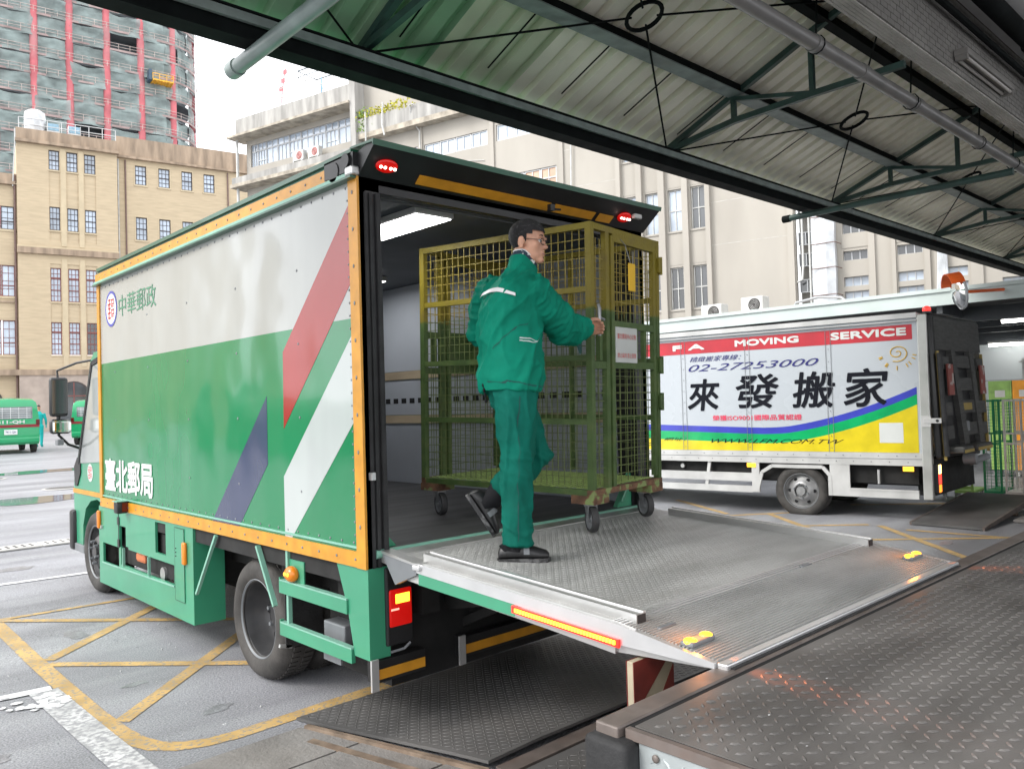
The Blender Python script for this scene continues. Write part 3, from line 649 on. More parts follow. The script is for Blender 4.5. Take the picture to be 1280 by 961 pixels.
# ---------------------------------------------------------------- white office block
whw = mat('white_painted_wall', (.36,.335,.295), rough=.8, var=.06, scale=.5, dirt=.4, dirtcol=(.22,.20,.17), dscale=.35, stretch=(1,1,.35))
whj = mat('wall_joint', (.42,.40,.37), rough=.9)
gcn = mat('weathered_grey_concrete', (.33,.32,.30), rough=.9, var=.25, scale=1.3, stretch=(1.6,1.6,.3), dirt=.55, dirtcol=(.19,.18,.17), dscale=.8)
alu = mat('grey_aluminium_frame', (.42,.43,.44), rough=.4, metal=.4)
whfm = mat('white_window_frame', (.50,.50,.48), rough=.5)
sof = mat('peeling_soffit', (.36,.32,.26), rough=.9, var=.3, scale=2, dirt=.5, dirtcol=(.16,.14,.12), dscale=1.5)
brw = mat('orange_blind_glass', (.55,.36,.25), rough=.3, var=.2, scale=.6)
ow = V((28.3147,16.7144,0))
wb = thing('office_block', 'long white concrete office block with weathered ledges and strip windows, behind both trucks', 'building', ow, (0,0,rad(105)))
def wwin(parent, x0, x1, z0, z1, y, fm, gm, nv=2, trans_=None, f=.05):
    # faces local +y
    mb = MB().box(x0, x0+f, y-.07, y, z0, z1).box(x1-f, x1, y-.07, y, z0, z1).box(x0+f, x1-f, y-.07, y, z0, z0+f).box(x0+f, x1-f, y-.07, y, z1-f, z1)
    for i in range(1, nv): x = x0+(x1-x0)*i/nv; mb.box(x-.02, x+.02, y-.06, y-.01, z0+f, z1-f)
    if trans_: z = z0+(z1-z0)*trans_; mb.box(x0+f, x1-f, y-.065, y-.005, z-.025, z+.025)
    o = mb.build('window', fm, parent); MB().box(x0+.02, x1-.02, y-.06, y-.052, z0+.02, z1-.02).build('pane', gm, o); return o
H = []
big = [(-.42,.24), (.68,1.32), (1.8,2.43), (2.86,3.5)]
for a, b in big:
    for z in (13.0, 9.4, 5.83): H.append((a, b, z, z+1.92))
strips = [(11.1,15.3,15.4,16.2,4), (7.0,10.55,15.45,16.3,3), (15.75,18.9,15.4,16.2,3), (7.05,9.9,12.5,13.57,3), (11.1,15.3,11.7,12.5,4)]
for s_ in strips: H.append(s_[:4])
low = [(-7.02,-6.1), (-9.0,-8.1), (-10.5,-9.56), (-12.5,-11.6)]
for a, b in low:
    for z0, z1 in ((9.7,10.1), (8.3,8.75), (7.2,7.58), (6.14,6.52), (5.2,5.93)): H.append((a, b, z0, z1))
H.append((-4.95,-4.25,0.5,12))
mb = MB(); wall_grid(mb, -20, 20, 0, 21, H, 0, -.28); mb.box(-20, 20, -6, -.3, 20.8, 21); mb.build('wall', whw, wb)
for a, b in big:
    for z, g in ((13.0, glass), (9.4, glass if a > .5 else glassd), (5.83, glassd)):
        wwin(wb, a, b, z, z+1.92, -.12, whfm, g, 2, .5 if z != 13 else .5); MB().box(a-.04, b+.04, -.1, .05, z-.08, z).build('sill', whw, wb)
    for z0 in (11.35, 7.8):  # slightly recessed spandrel under each pair
        MB().box(a-.02, b+.02, .0, .012, z0+.05, z0+1.45).build('spandrel', whw, wb)
for x0, x1 in ((-.68,-.47), (.32,.60), (1.42,1.72), (2.52,2.80), (3.58,3.80)): MB().box(x0, x1, .0, .22, 3, 20).build('pilaster', whw, wb)
for (x0, x1, z0, z1, n) in strips:
    for k in range(n):
        a, b = x0+(x1-x0)*k/n, x0+(x1-x0)*(k+1)/n
        wwin(wb, a+.03, b-.03, z0+.02, z1-.02, -.05, alu, brw if z0 == 12.5 else curt, 2, .5 if z0 == 12.5 else None, .04)
for a, b in low:
    for z0, z1 in ((9.7,10.1), (8.3,8.75), (7.2,7.58), (6.14,6.52), (5.2,5.93)): wwin(wb, a, b, z0, z1, -.16, alu, glassd if z0 > 6.5 else glass, 3, None, .03)
    MB().box(a-.04, b+.04, .0, .03, 7.7, 8.2).build('spandrel', whw, wb)
for x0, x1 in ((-7.3,-7.06), (-8.05,-7.9), (-9.25,-9.05), (-9.5,-9.4), (-11,-10.6), (-4.2,-3.95)): MB().box(x0, x1, 0, .12, 0, 20).build('pilaster', whw, wb)
for z in (8.55, 10.45, 12.3, 14.2):
    for xa, xb in ((-4.0,-.68), (3.8,6.9)): MB().box(xa, xb, 0.0, .004, z-.015, z+.015).build('joint', whj, wb)
for x in (6.75, 10.8, 15.5): MB().box(x-.12, x+.12, 0, .1, 0, 17.2).build('pilaster', whw, wb)
# recess, wrapped shaft, pipes
MB().box(-4.95, -4.25, -.9, -.8, 0, 12).build('recess_wall', gcn, wb)
for z in (8.1, 7.2, 6.1, 9.4): wwin(wb, -4.9, -4.3, z, z+.55, -.3, alu, glassd, 2, None, .03)
tarp = mat('grey_plastic_sheet', (.50,.52,.54), rough=.35, var=.2, scale=1.6, bump=1., bscale=3, dirt=.25, dirtcol=(.3,.31,.33))
mb = MB(); rn = random.Random(8)
rings = []
for j in range(24):
    z = .5+j*.5; w_ = .42+.02*rn.random()
    rings.append([(-5.42+sx*(w_+.02*rn.random()), sy+.03*rn.random(), z) for sx, sy in ((-1,0), (-1,.45), (-.3,.62), (.4,.60), (1,.45), (1,0))])
mb.loft(rings); mb.build('wrapped_shaft', tarp, wb, smooth=30)
for z in (5.8, 6.9, 7.9, 9.0): MB().tube([(-4.98,.64,z), (-5.9,.66,z+.02), (-6.05,.1,z)], .02, 6).build('strap', pip, wb)
MB().tube([(-4.55,.12,12), (-4.55,.12,7.2), (-4.5,.12,6.6), (-4.3,.12,6.5)], .045, 8).build('service_pipe', wpi, wb, smooth=50)
MB().tube([(-4.82,.1,4), (-4.82,.1,14)], .045, 8).tube([(-4.95,.12,4), (-4.95,.12,14)], .04, 8).build('service_pipe', wpi, wb, smooth=50)
mb = MB()
for k in range(14): mb.tube([(-9.65+.18*sin(k),.16,5.6), (-9.55-.02*k,.22,7.8)], .05, 6)
mb.build('hanging_cloth', tarp, wb, smooth=40, kind='stuff')
# ledge with planting, B section
MB().box(4, 20, 0, .6, 17.2, 17.5).build('ledge', sof, wb); MB().box(4, 20, .42, .6, 17.5, 18.35).build('ledge_parapet', gcn, wb)
MB().box(19.6, 20.0, 0, .8, 16.0, 21).build('end_pier', gcn, wb)
# A section: overhanging slabs and ribbon windows
MB().box(20, 30.6, -.5, .95, 19.36, 19.5).build('eave_slab', sof, wb); MB().box(20, 30.2, .3, .5, 19.5, 20.65).build('parapet', gcn, wb)
HA = []; xs_ = [20.8, 21.9, 22.95, 24.0, 25.05, 26.1, 27.15, 28.2, 29.0, 29.6]
for z0, z1 in ((17.58,19.02), (13.9,15.3), (10.2,11.6)): HA.append((20.8,29.6,z0,z1))
mb = MB(); wall_grid(mb, 20, 30, 0, 19.36, HA, -.15, -.25); mb.box(29.98, 30, -6, -.15, 0, 20); mb.build('wall', whw, wb)
for z0, z1 in ((17.58,19.02), (13.9,15.3), (10.2,11.6)):
    for i, (a, b) in enumerate(zip(xs_[:-1], xs_[1:])):
        wwin(wb, a+.02, b-.02, z0, z0+.98, -.22, alu, curt, 3 if i % 3 else 2, .34 if i % 3 == 1 else None, .035); wwin(wb, a+.02, b-.02, z0+1.0, z1, -.22, alu, glass, 2, None, .03)
for z in (16.2, 12.5): MB().box(20, 30.6, -.5, .75, z, z+.22).build('eave_slab', sof, wb); MB().box(20, 30.4, .55, .75, z+.22, z+.6).build('ledge_parapet', gcn, wb)
for x, z in ((30.25,9), ): MB().tube([(30.3,.35,2), (30.3,.35,20.6)], .09, 8).build('drainpipe', wpi, wb, smooth=50)
MB().tube([(18.9,.72,18.6), (18.9,.72,16.9)], .05, 6).tube([(17.6,.72,18.9), (17.65,.74,17.6), (17.5,.74,17.0)], .05, 6).tube([(15.4,.72,18.3), (15.7,.72,18.3), (15.7,.4,17.4), (15.5,.12,17.0), (15.5,.12,16.0)], .045, 6).build('service_pipe', wpi, wb, smooth=50)
MB().tube([(6.2,.12,16.6), (6.1,.14,15.9), (6.2,.14,12)], .04, 6).tube([(11.3,.05,14.6), (13.2,.05,14.9)], .02, 5).build('service_pipe', wpi, wb)
Mw = Matrix.Translation(ow) @ Matrix.Rotation(rad(105), 4, 'Z')
def on_w(o, x, y, z, rz_=0): o.matrix_world = Mw @ Matrix.Translation((x,y,z)) @ Matrix.Rotation(rz_, 4, 'Z'); return o
acm = mat('white_plastic_casing', (.50,.50,.48), rough=.5, dirt=.3, dirtcol=(.5,.45,.38)); grl = mat('dark_fan_grille', (.05,.045,.045), rough=.6)
def ac_unit(label, M_, fanred=False, s_=1., group='air conditioner boxes outside'):
    t = thing('air_conditioner', label, 'air conditioner', group=group); t.matrix_world = M_
    MB().bbox(-.45*s_, .45*s_, -.16, .16, 0, .62*s_, .02).build('casing', acm, t)
    f = MB().lathe([(0,.165), (.2*s_,.165), (.22*s_,.175), (.24*s_,.161)], (-.1*s_,0,.31*s_), 'y', 20).build('fan_grille', grl if not fanred else mat('red_fan', (.35,.08,.07), rough=.6), t)
    mb = MB()
    for r_ in (.07, .12, .17): mb.lathe([((r_)*s_,.168), ((r_+.008)*s_,.178), ((r_+.016)*s_,.168)], (-.1*s_,0,.31*s_), 'y', 20)
    mb.build('guard_ring', acm, t)
    MB().box(-.4*s_, -.34*s_, -.2, .2, -.06, 0).box(.34*s_, .4*s_, -.2, .2, -.06, 0).build('foot', alu, t); return t
ac_unit('white air conditioner box under the ribbon windows, the one farther from the truck roof', Mw @ Matrix.Translation((24.6,.35,16.95)), True)
ac_unit('white air conditioner box under the ribbon windows, the one nearer the truck roof', Mw @ Matrix.Translation((23.3,.35,16.95)), True)
# roof railing, antenna frame and red signal boards
rr_ = thing('roof_railing', 'thin white railing along the top edge of the white office block', 'railing'); on_w(rr_, 0, 0, 0)
mb = MB()
for z in (21.2, 21.75): mb.tube([(20.3,.4,z), (30.1,.4,z)], .03, 5)
mb.build('rail', whfm, rr_)
for k in range(9): MB().tube([(20.4+k*1.2,.4,20.6), (20.4+k*1.2,.4,21.8)], .03, 5).build('post', whfm, rr_)
fr = thing('roof_frame', 'square pipe frame on a mast standing on the roof of the white block', 'roof frame'); on_w(fr, 23.6, -.6, 20.6)
MB().tube([(0,0,0), (0,0,1.6)], .05, 6).tube([(-.4,0,0), (0,0,1.2)], .03, 5).build('mast', blu, fr)
MB().tube([(-1.2,-.8,2.0), (1.2,-.8,2.0), (1.2,.8,2.0), (-1.2,.8,2.0)], .045, 5, close=True).tube([(-1.2,-.8,1.6), (1.2,-.8,1.6), (1.2,.8,1.6), (-1.2,.8,1.6)], .03, 5, close=True).build('ring_frame', flr, fr)
rs = thing('roof_mast', 'thin mast with small red boards on the roof of the white block', 'mast'); on_w(rs, 27.2, -.5, 20.6)
MB().tube([(0,0,0), (-.6,0,3.0)], .03, 5).tube([(-.9,0,0), (0,0,1.6)], .02, 5).build('pole', red, rs)
for k in range(3): MB().box(-.15-.2*k-.16, -.15-.2*k+.16, -.02, .02, 1.5+.5*k, 1.78+.5*k).build('board', red, rs)
# plants on the ledge
leafm = mat('small_leaves', (.16,.26,.05), rough=.7, var=.4, scale=4); mossm = mat('yellow_moss', (.45,.42,.05), rough=.9, var=.3, scale=4)
def bush(label, x, z, w_, h_, n, m, seed):
    t = thing('ledge_plant', label, 'plant', group=None); on_w(t, x, .55, z); rn = random.Random(seed)
    mb = MB()
    for k in range(n):
        c_ = V((rn.gauss(0, w_/2.5), rn.gauss(0, .12), rn.random()*h_)); a = V((rn.gauss(0,1), rn.gauss(0,1), rn.gauss(0,1))).normalized()*.09; b = a.orthogonal().normalized()*.05
        mb.add([c_-a, c_-b, c_+a, c_+b], [(0,1,2,3)])
    mb.build('foliage', m, t, kind='stuff')
    st = MB()
    for k in range(5): st.tube([(0,0,-.1), (rn.gauss(0,w_/3),0,h_*.7)], .012, 4)
    st.build('stem', pip, t)
bush('small green shrub growing on the weathered ledge of the white block', 19.3, 17.6, .7, 1.3, 160, leafm, 1)
bush('yellow-green moss and weeds hanging along the ledge of the white block', 17.6, 18.3, 2.6, .5, 260, mossm, 2)

# ---------------------------------------------------------------- low canopy behind the moving truck
pgr = mat('pale_green_metal_fascia', (.44,.50,.48), rough=.5, var=.06, scale=1.5, dirt=.15, dirtcol=(.4,.44,.42), dscale=1)
dcr = mat('dark_corrugated_sheet', (.10,.10,.10), rough=.7, var=.25, scale=1.5, dirt=.3); dst = mat('dark_beam', (.04,.045,.05), rough=.5)
fc = thing('low_canopy', 'low flat canopy with a pale green metal fascia behind the moving truck', 'canopy roof', (13.65,0,0), (0,0,rad(2)))
MB().box(-.05, .05, -12, 12, 3.36, 3.64).build('fascia', pgr, fc); MB().box(-.09, .05, -12, 12, 3.60, 3.67).build('fascia_lip', pgr, fc)
mb = MB(); prof = []
for k in range(60): prof += [(.05+k*.2,3.42), (.15+k*.2,3.42), (.17+k*.2,3.46), (.23+k*.2,3.46)]
mb.v = [(x, y, z+ (x*.0)) for x, z in prof for y in (-12, 12)]; mb.f = [(2*i, 2*i+2, 2*i+3, 2*i+1) for i in range(len(prof)-1)]; mb.m = [0]*len(mb.f); mb.build('roof_sheet', dcr, fc)
MB().box(.0, 12, -12, 12, 3.63, 3.66).build('roof_top', conc, fc)
for x in (1.3, 3.2, 5.1): MB().box(x, x+.12, -12, 12, 3.12, 3.40).build('beam', dst, fc)
for y in (-6, -2.2, 1.7, 5.6, 9.5): MB().box(.06, 12, y, y+.1, 3.22, 3.42).build('cross_beam', dst, fc)
for y in (-6, -1.5, 5.6): MB().bbox(2.4, 2.6, y, y+.2, 0, 3.3, .01).build('column', dst, fc)
ac_unit('white air conditioner box on the low canopy roof with leaves printed on it', Matrix.Translation((13.95,5.7,3.64)) @ Matrix.Rotation(rad(92), 4, 'Z'), s_=.6, group='air conditioner boxes outside')
ac_unit('white air conditioner box on the low canopy roof beside the big windows', Matrix.Translation((13.95,6.75,3.58)) @ Matrix.Rotation(rad(92), 4, 'Z'), s_=.6, group='air conditioner boxes outside')
pr_ = thing('pipe_rail', 'bent grey pipe loop on the low canopy roof', 'pipe', (14.3,4.3,3.66))
MB().tube([(0,.7,0), (0,.6,.16), (0,.1,.22), (0,-.4,.16), (0,-.6,0)], .03, 6).build('pipe_body', alu, pr_, smooth=60)
# goods hall under the canopy
hal = mat('pale_hall_wall', (.62,.66,.66), rough=.7, var=.05, scale=.8)
hb = thing('goods_hall', 'pale blue-white wall and dark lintel at the back of the low canopy', 'wall', (20.2,-2,0), (0,0,rad(2)))
MB().box(0, .2, -11, 16, 0, 2.9).build('wall', hal, hb); MB().box(-.3, .2, -11, 16, 2.9, 3.5).build('lintel', dst, hb)
MB().box(-.02, 0, -11, 16, 1.98, 2.02).build('dado_rail', alu, hb)
lampm = mat('lit_fluorescent_tube', (.9,.9,.9), emit=(1,1,.97), estr=9)
for i, (x, y, z, lb) in enumerate([(19.6,1.9,2.86,'lit fluorescent tube over the pale hall wall at the right edge'), (15.6,1.05,3.12,'lit lamp under the low canopy just right of the raised tail plate'), (17.2,1.0,3.0,'small dim lamp deeper under the low canopy')]):
    t = thing('ceiling_lamp', lb, 'lamp', (x,y,z), (0,0,rad(10)))
    L_ = (.75, .22, .16)[i]
    MB().tube([(0,-L_,0), (0,L_,0)], .035, 8).build('tube_lamp', lampm, t, smooth=50); MB().box(-.05, .05, -L_-.02, L_+.02, .03, .08).build('housing', acm, t)
sh = thing('wall_shelf', 'thin pale metal rack against the hall wall', 'rack', (19.4,1.6,0))
for y in (-.5, .3): MB().box(-.03, .03, y-.03, y+.03, 0, 2.5).build('upright', whfm, sh)
for z in (.8, 1.6, 2.4): MB().box(-.2, .2, -.55, .35, z, z+.03).build('shelf', whfm, sh)
# ================================================================ GREEN POST TRUCK
# flat glossy panels with a slightly wavy skin
def pnl(n, c, **k): return mat(n, c, rough=.17, var=.03, scale=.8, coat=.2, wave=.022, wscale=1.9, bump=0, dirt=.28, dirtcol=tuple(x*.62+.01 for x in c), dscale=1.1, stretch=(1,2.6,.55), **k)
pw = pnl('white_panel_paint', (.335,.345,.33)); pg = pnl('green_panel_paint', (.010,.17,.065)); pr = pnl('red_panel_paint', (.27,.014,.012)); pb = pnl('blue_grey_panel_paint', (.04,.05,.10)); pws = pnl('white_stripe_paint', (.39,.42,.41))
gfr = mat('green_frame_paint', (.04,.25,.14), rough=.32, var=.07, scale=2, coat=.25, dirt=.22, dirtcol=(.08,.16,.11), dscale=3)
mnt = mat('mint_trim_paint', (.19,.40,.31), rough=.35, var=.08, scale=3, dirt=.25, dirtcol=(.12,.26,.2))
dgr = mat('dark_green_paint', (.012,.085,.045), rough=.35, var=.15, scale=3, coat=.2, dirt=.2)
yrf = mat('yellow_reflective_tape', (.52,.235,.018), rough=.35, var=.14, scale=8, stretch=(1,1,1), dirt=.25, dirtcol=(.5,.22,.05), dscale=5)
bkp = mat('black_paint', (.012,.012,.013), rough=.4, var=.3, scale=4, dirt=.15, dirtcol=(.05,.05,.05))
chs = mat('dirty_chassis', (.008,.008,.008), rough=.8, var=.4, scale=5, dirt=.4, dirtcol=(.04,.035,.03))
alm = mat('scuffed_aluminium', (.50,.50,.49), rough=.34, metal=.75, var=.12, scale=5, stretch=(1,.2,1), dirt=.35, dirtcol=(.24,.23,.22), dscale=6)
all_ = mat('bright_aluminium_edge', (.66,.66,.66), rough=.3, metal=.7, var=.08, scale=4, dirt=.2, dirtcol=(.3,.3,.3))
gpl = mat('grey_plastic', (.16,.17,.18), rough=.45, var=.15)
tyr = mat('tyre_rubber', (.040,.037,.034), rough=.75, var=.25, scale=8, bump=.3, bscale=60, dirt=.4, dirtcol=(.11,.10,.09), dscale=4)
rim = mat('grey_wheel_steel', (.055,.055,.057), rough=.4, metal=.3, var=.25, scale=5, dirt=.4, dirtcol=(.08,.07,.06), dscale=5)
amb = mat('amber_lens', (.55,.16,.01), rough=.2, emit=(1,.32,.02), estr=.08); ambl = mat('lit_amber_lens', (.9,.5,.05), rough=.2, emit=(1,.34,.01), estr=3.2)
rdl = mat('red_lens', (.30,.004,.004), rough=.2, emit=(1,.01,.005), estr=.22); rdd = mat('unlit_red_lens', (.10,.004,.004), rough=.2)
rdb = mat('lit_red_lamp', (.9,.1,.08), emit=(1,.04,.02), estr=14); wht = mat('lit_white_spot', (1,1,1), emit=(1,.7,.6), estr=4); orl = mat('lit_orange_strip', (1,.4,.05), emit=(1,.24,.012), estr=4.2); orr = mat('red_strip_housing', (.4,.02,.015), rough=.3, emit=(1,.03,.015), estr=.7)
wltr = mat('white_letter_film', (.58,.60,.58), rough=.3, var=.03); gltr = mat('green_letter_film', (.05,.20,.12), rough=.3, var=.05); bltr = mat('blue_letter_film', (.05,.06,.35), rough=.3); rltr = mat('red_letter_film', (.62,.04,.05), rough=.3)
W_, L_, ZB, ZT = 2.45, 4.6, .93, 3.03
tr = thing('delivery_truck', 'green and white post box truck with red, blue and white slanting stripes, rear door open', 'truck', (0,0,0))
# box: side panels with the livery as separate films 1.5 mm proud of the skin
side = MB().box(0, .04, 0, L_, ZB, 2.275).build('side_panel', pg, tr)
MB().box(0.0, .04, 0, L_, 2.275, 3.04).build('side_panel', pw, tr)
def film(pts, m, x=-.0015): MB().add([(x, y, z) for y, z in pts]+[(0.0005, y, z) for y, z in pts], [tuple(range(len(pts)))]+[(i,(i+1)%len(pts),len(pts)+(i+1)%len(pts),len(pts)+i) for i in range(len(pts))]).build('stripe', m, side)
film([(.043,2.954), (.897,2.145), (.906,1.672), (.044,2.52)], pr)
film([(.043,2.24), (.918,1.38), (.918,.985), (.86,.985), (.043,1.765)], pws)
film([(1.127,1.88), (1.132,1.447), (1.60,.985), (2.045,.985)], pb)
MB().box(W_-.04, W_, 0, L_, ZB, 3.04).build('side_panel', pg, tr); MB().box(.04, W_-.04, L_-.05, L_, ZB, 3.04).build('front_panel', pw, tr)
roofm = mat('green_roof_paint', (.05,.26,.13), rough=.4, var=.1, scale=1, dirt=.3)
MB().box(.0, W_, -.0, L_, 3.10, 3.135).build('roof', roofm, tr)
# edge trims, yellow tape
mb = MB().box(-.012, 0, -.0, L_+.012, ZB, ZB+.085); mb.build('bottom_rail', yrf, tr)
MB().box(-.014, 0, -.004, .085, ZB-.002, ZT).build('corner_rail', yrf, tr); MB().box(-.013, 0, L_-.06, L_+.013, ZB+.087, ZT).build('corner_rail', yrf, tr)
MB().box(-.010, -.001, .09, L_-.065, 1.030, 1.042).build('panel_lip', mnt, tr)
MB().box(-.035, 0.0, 0.0, L_+.03, ZT, ZT+.026).build('top_rail', mnt, tr); MB().box(-.05, -.0, 0, L_+.03, ZT-.012, ZT-.0005).build('gutter', dgr, tr)
MB().box(-.022, 0.0, .25, L_+.02, ZT+.027, ZT+.100).build('top_tape', yrf, tr)
MB().box(-.012, .03, .05, L_+.0, 3.136, 3.150).box(-.03,.03, .02, L_-.05, 3.150, 3.178).build('roof_track', dgr, tr)
MB().box(-.03, .03, .0, .30, ZT+.034, ZT+.13).build('track_bracket', bkp, tr); MB().tube([(-.035,.2,3.09),(.03,.2,3.09)], .055, 12).tube([(-.045,.06,3.12),(.02,.06,3.12)], .04, 12).build('roller', bkp, tr, smooth=40)
MB().bbox(-.05, 0, -.02, .06, ZT+.0, ZT+.05, .01).build('corner_block', alm, tr)
# rivets
mb = MB()
for k in range(36): mb.ball((-.001, .13+k*.125, 1.058), (.004,.008,.008), 6, 4)
for k in range(27): mb.ball((-.001, .115, 1.1+k*.07), (.004,.007,.007), 6, 4)
for k in range(36): mb.ball((-.001, .13+k*.125, 2.99), (.004,.008,.008), 6, 4)
for k in range(5):
    for j in range(4): mb.ball((-.001, .7+k*.86, 1.3+j*.44), (.004,.009,.009), 6, 4)
for k in range(24): mb.ball((-.013, .1+k*.195, .972), (.004,.010,.008), 6, 4); mb.ball((-.023, .35+k*.18, 3.095), (.004,.009,.008), 6, 4)
for k in range(10): mb.ball((-.015, .042, 1.15+k*.2), (.004,.008,.012), 6, 4)
mb.build('rivets', gpl, tr, kind='stuff')
# writing
lettering('中華郵政', sidef(-.003, 4.0, 3.06, 2.668, 2.858), gltr, side)
lettering('臺北郵局', sidef(-.003, 4.46, 3.215, 1.098, 1.378), wltr, side, fat=.010)
# round emblem: blue ring, white disc, stylised red sign
def disc(y, z, r0, r1, x, m, name='emblem', n=40):
    mb = MB(); mb.v = [(x, y+r*cos(2*pi*k/n), z+r*sin(2*pi*k/n)) for r in (r0, r1) for k in range(n)]
    if r0 == 0: mb.v = mb.v[n:]; mb.f = [tuple(range(n))]; mb.m = [0]
    else: mb.f = [(k, (k+1)%n, n+(k+1)%n, n+k) for k in range(n)]; mb.m = [0]*n
    return mb
EY, EZ, ER = 4.215, 2.766, .165
emb = disc(EY, EZ, .140, ER, -.0035, bltr).build('emblem_ring', bltr, side); disc(EY, EZ, 0, .141, -.0028, wltr).build('emblem_disc', wltr, side)
def sign(x, y, z, s_, m, par):
    mb = MB(); sg = [(.62,.9,.08,.72,'h'), (.62,.62,.08,.5,'h')]
    def r(a, b, c, d): mb.add([(x, y-a*s_, z+c*s_), (x, y-b*s_, z+c*s_), (x, y-b*s_, z+d*s_), (x, y-a*s_, z+d*s_)], [(0,1,2,3)])
    # left half: stacked strokes with a stem; right half: two open boxes
    r(-.62,-.08,.62,.74); r(-.78,-.05,.30,.42); r(-.62,-.08,-.02,.10); r(-.78,-.05,-.34,-.22); r(-.66,-.05,-.72,-.60)
    r(-.42,-.28,-.72,.74); r(-.66,-.56,.0,.4); r(-.74,-.64,-.6,-.3)
    for z0 in (.12, -.62):
        r(.08,.64,z0+.46,z0+.58); r(.08,.20,z0,z0+.58); r(.52,.64,z0+.16,z0+.58); r(.2,.64,z0+.16,z0+.27); r(.08,.60,z0,z0+.10)
    mb.build('emblem_sign', m, par)
sign(-.0040, EY, EZ, .125, rltr, side)
# rear frame, jambs, header
MB().box(0.0, .13, -.0, .04, ZB-.0, 3.04).build('rear_jamb', bkp, tr)
MB().box(.03, .045, -.012, 0, ZB, 2.95).box(.06, .08, -.012, 0, ZB, 2.95).box(.10, .125, -.02, -.001, ZB+.06, 2.95).build('jamb_seal', rub, tr)
mb = MB().box(.125, .16, .04, .16, 1.02, 2.9); mb.build('door_track', bkp, tr)
MB().box(W_-.13, W_, .0, .04, ZB, 3.04).build('rear_jamb', bkp, tr); MB().box(W_-.16, W_-.125, .04, .16, 1.02, 2.9).build('door_track', bkp, tr)
MB().prism([(W_-.13,1.02),(W_-.32,1.02),(W_-.13,1.3)], .05, .09, 'y').build('jamb_gusset', gfr, tr); MB().prism([(.13,1.02),(.22,1.02),(.13,1.12)], .05, .09, 'y').build('jamb_gusset', gfr, tr)
MB().tube([(W_-.30,.03,1.06),(W_-.2,.03,1.2)], .012, 6).build('grab_handle', gfr, tr)
MB().box(0.02, .045, -.03, -.0, 1.40, 1.44).build('latch', all_, tr)
MB().box(.0, W_, 0, .04, 2.96, 3.10).build('header', bkp, tr)
mb = MB()
for k, z in enumerate((2.99, 2.975, 2.965)): mb.box(.13, W_-.13, .045+.03*k, .06+.03*k, z-.010, z)
mb.build('shutter_slat', mat('grey_shutter', (.10,.105,.11), rough=.7, metal=.1), tr)
# hood above the opening with lamps
hd = MB().prism([(0,3.03), (-.16,3.165), (-.155,3.195), (.02,3.155), (.02,3.03)], .0, W_+.02, 'x').build('rear_hood', bkp, tr)
MB().prism([(-.162,3.160), (-.17,3.19), (.06,3.20), (.06,3.19), (-.155,3.176)], -.01, W_+.03, 'x').build('hood_cap', dgr, tr)
sl_ = (3.165-3.03)/-.16
def hoodp(x, t): return (x, -.16*t-.003, 3.03+.135*t-.003)
hn = V((0,-.64,-.77)).normalized()
for a, b in ((.36,1.42), (1.46,1.86), (1.9,2.05)):
    P = [hoodp(a,.12), hoodp(b,.12), hoodp(b,.42), hoodp(a,.42)]; MB().add([V(p)+hn*.003 for p in P]+[V(p) for p in P], [(0,1,2,3),(0,1,5,4),(1,2,6,5),(2,3,7,6),(3,0,4,7)]).build('hood_tape', yrf, tr)
for cx in (.13, 2.15):
    cc = V(hoodp(cx,.48)); l_ = MB().ball((0,0,0), (.07,.042,.016), 18, 10); Mx = Matrix.Translation(cc+hn*.006) @ hn.to_track_quat('Z','Y').to_matrix().to_4x4(); l_.xf(Mx)
    o = l_.build('marker_lamp', rdl, tr, smooth=60); mb = MB()
    for dx in (-.045,-.018,.018,.045): mb.ball((dx,0,.018), (.009,.009,.006), 8, 6)
    mb.xf(Mx).build('bulb', wht, o)
MB().box(1.36, 1.40, -.12, -.09, 3.02, 3.06).tube([(1.38,-.11,3.03),(1.44,-.13,3.03)], .008, 6).build('catch', bkp, tr); MB().bbox(2.22, 2.30, -.13, -.09, 3.085, 3.12, .01).build('catch', acm, tr)
# inside
iw = mat('grey_lining', (.36,.385,.43), rough=.5, metal=.1, var=.06, scale=1.5, dirt=.2); iwd = mat('dark_lining', (.10,.11,.125), rough=.6, var=.1, scale=1.5); wd = mat('scuffed_wood_rail', (.36,.29,.20), rough=.75, var=.25, scale=6, stretch=(1,.15,1), dirt=.5)
flo = mat('dark_steel_floor', (.05,.05,.053), rough=.5, metal=.1, var=.35, scale=2, stretch=(.3,3,1), dirt=.5, dirtcol=(.16,.155,.15), dscale=3)
MB().box(.04, W_-.04, .0, L_-.05, .99, 1.02).build('floor', flo, tr)
MB().box(.04, W_-.04, .0, L_-.05, 3.0, 3.03).build('ceiling', iwd, tr)
for x0, x1 in ((.041,.065), (W_-.065,W_-.041)):
    for k in range(4):
        y0 = .05+k*1.12
        for z0, z1 in ((1.02,1.62), (1.70,2.06), (2.14,3.0)): MB().box(x0, x1, y0+.006, y0+1.112, z0+.004, z1-.004).build('lining_panel', iw, tr)
    xr = (x0, x1+.012) if x0 < 1 else (x0-.012, x1)
    for z in (1.62, 2.06): MB().box(xr[0], xr[1], .05, L_-.06, z, z+.08).build('rub_rail', wd, tr)
mb = MB()
for k in range(30): mb.box(W_-.068, W_-.0655, .3+k*.14, .3+k*.14+.08, 1.82, 1.87)
mb.build('lashing_slots', drk, tr, kind='stuff')
for k in range(4): MB().box(.07+k*.58, .07+k*.58+.57, L_-.075, L_-.0505, 1.03, 2.99).build('lining_panel', iw, tr)
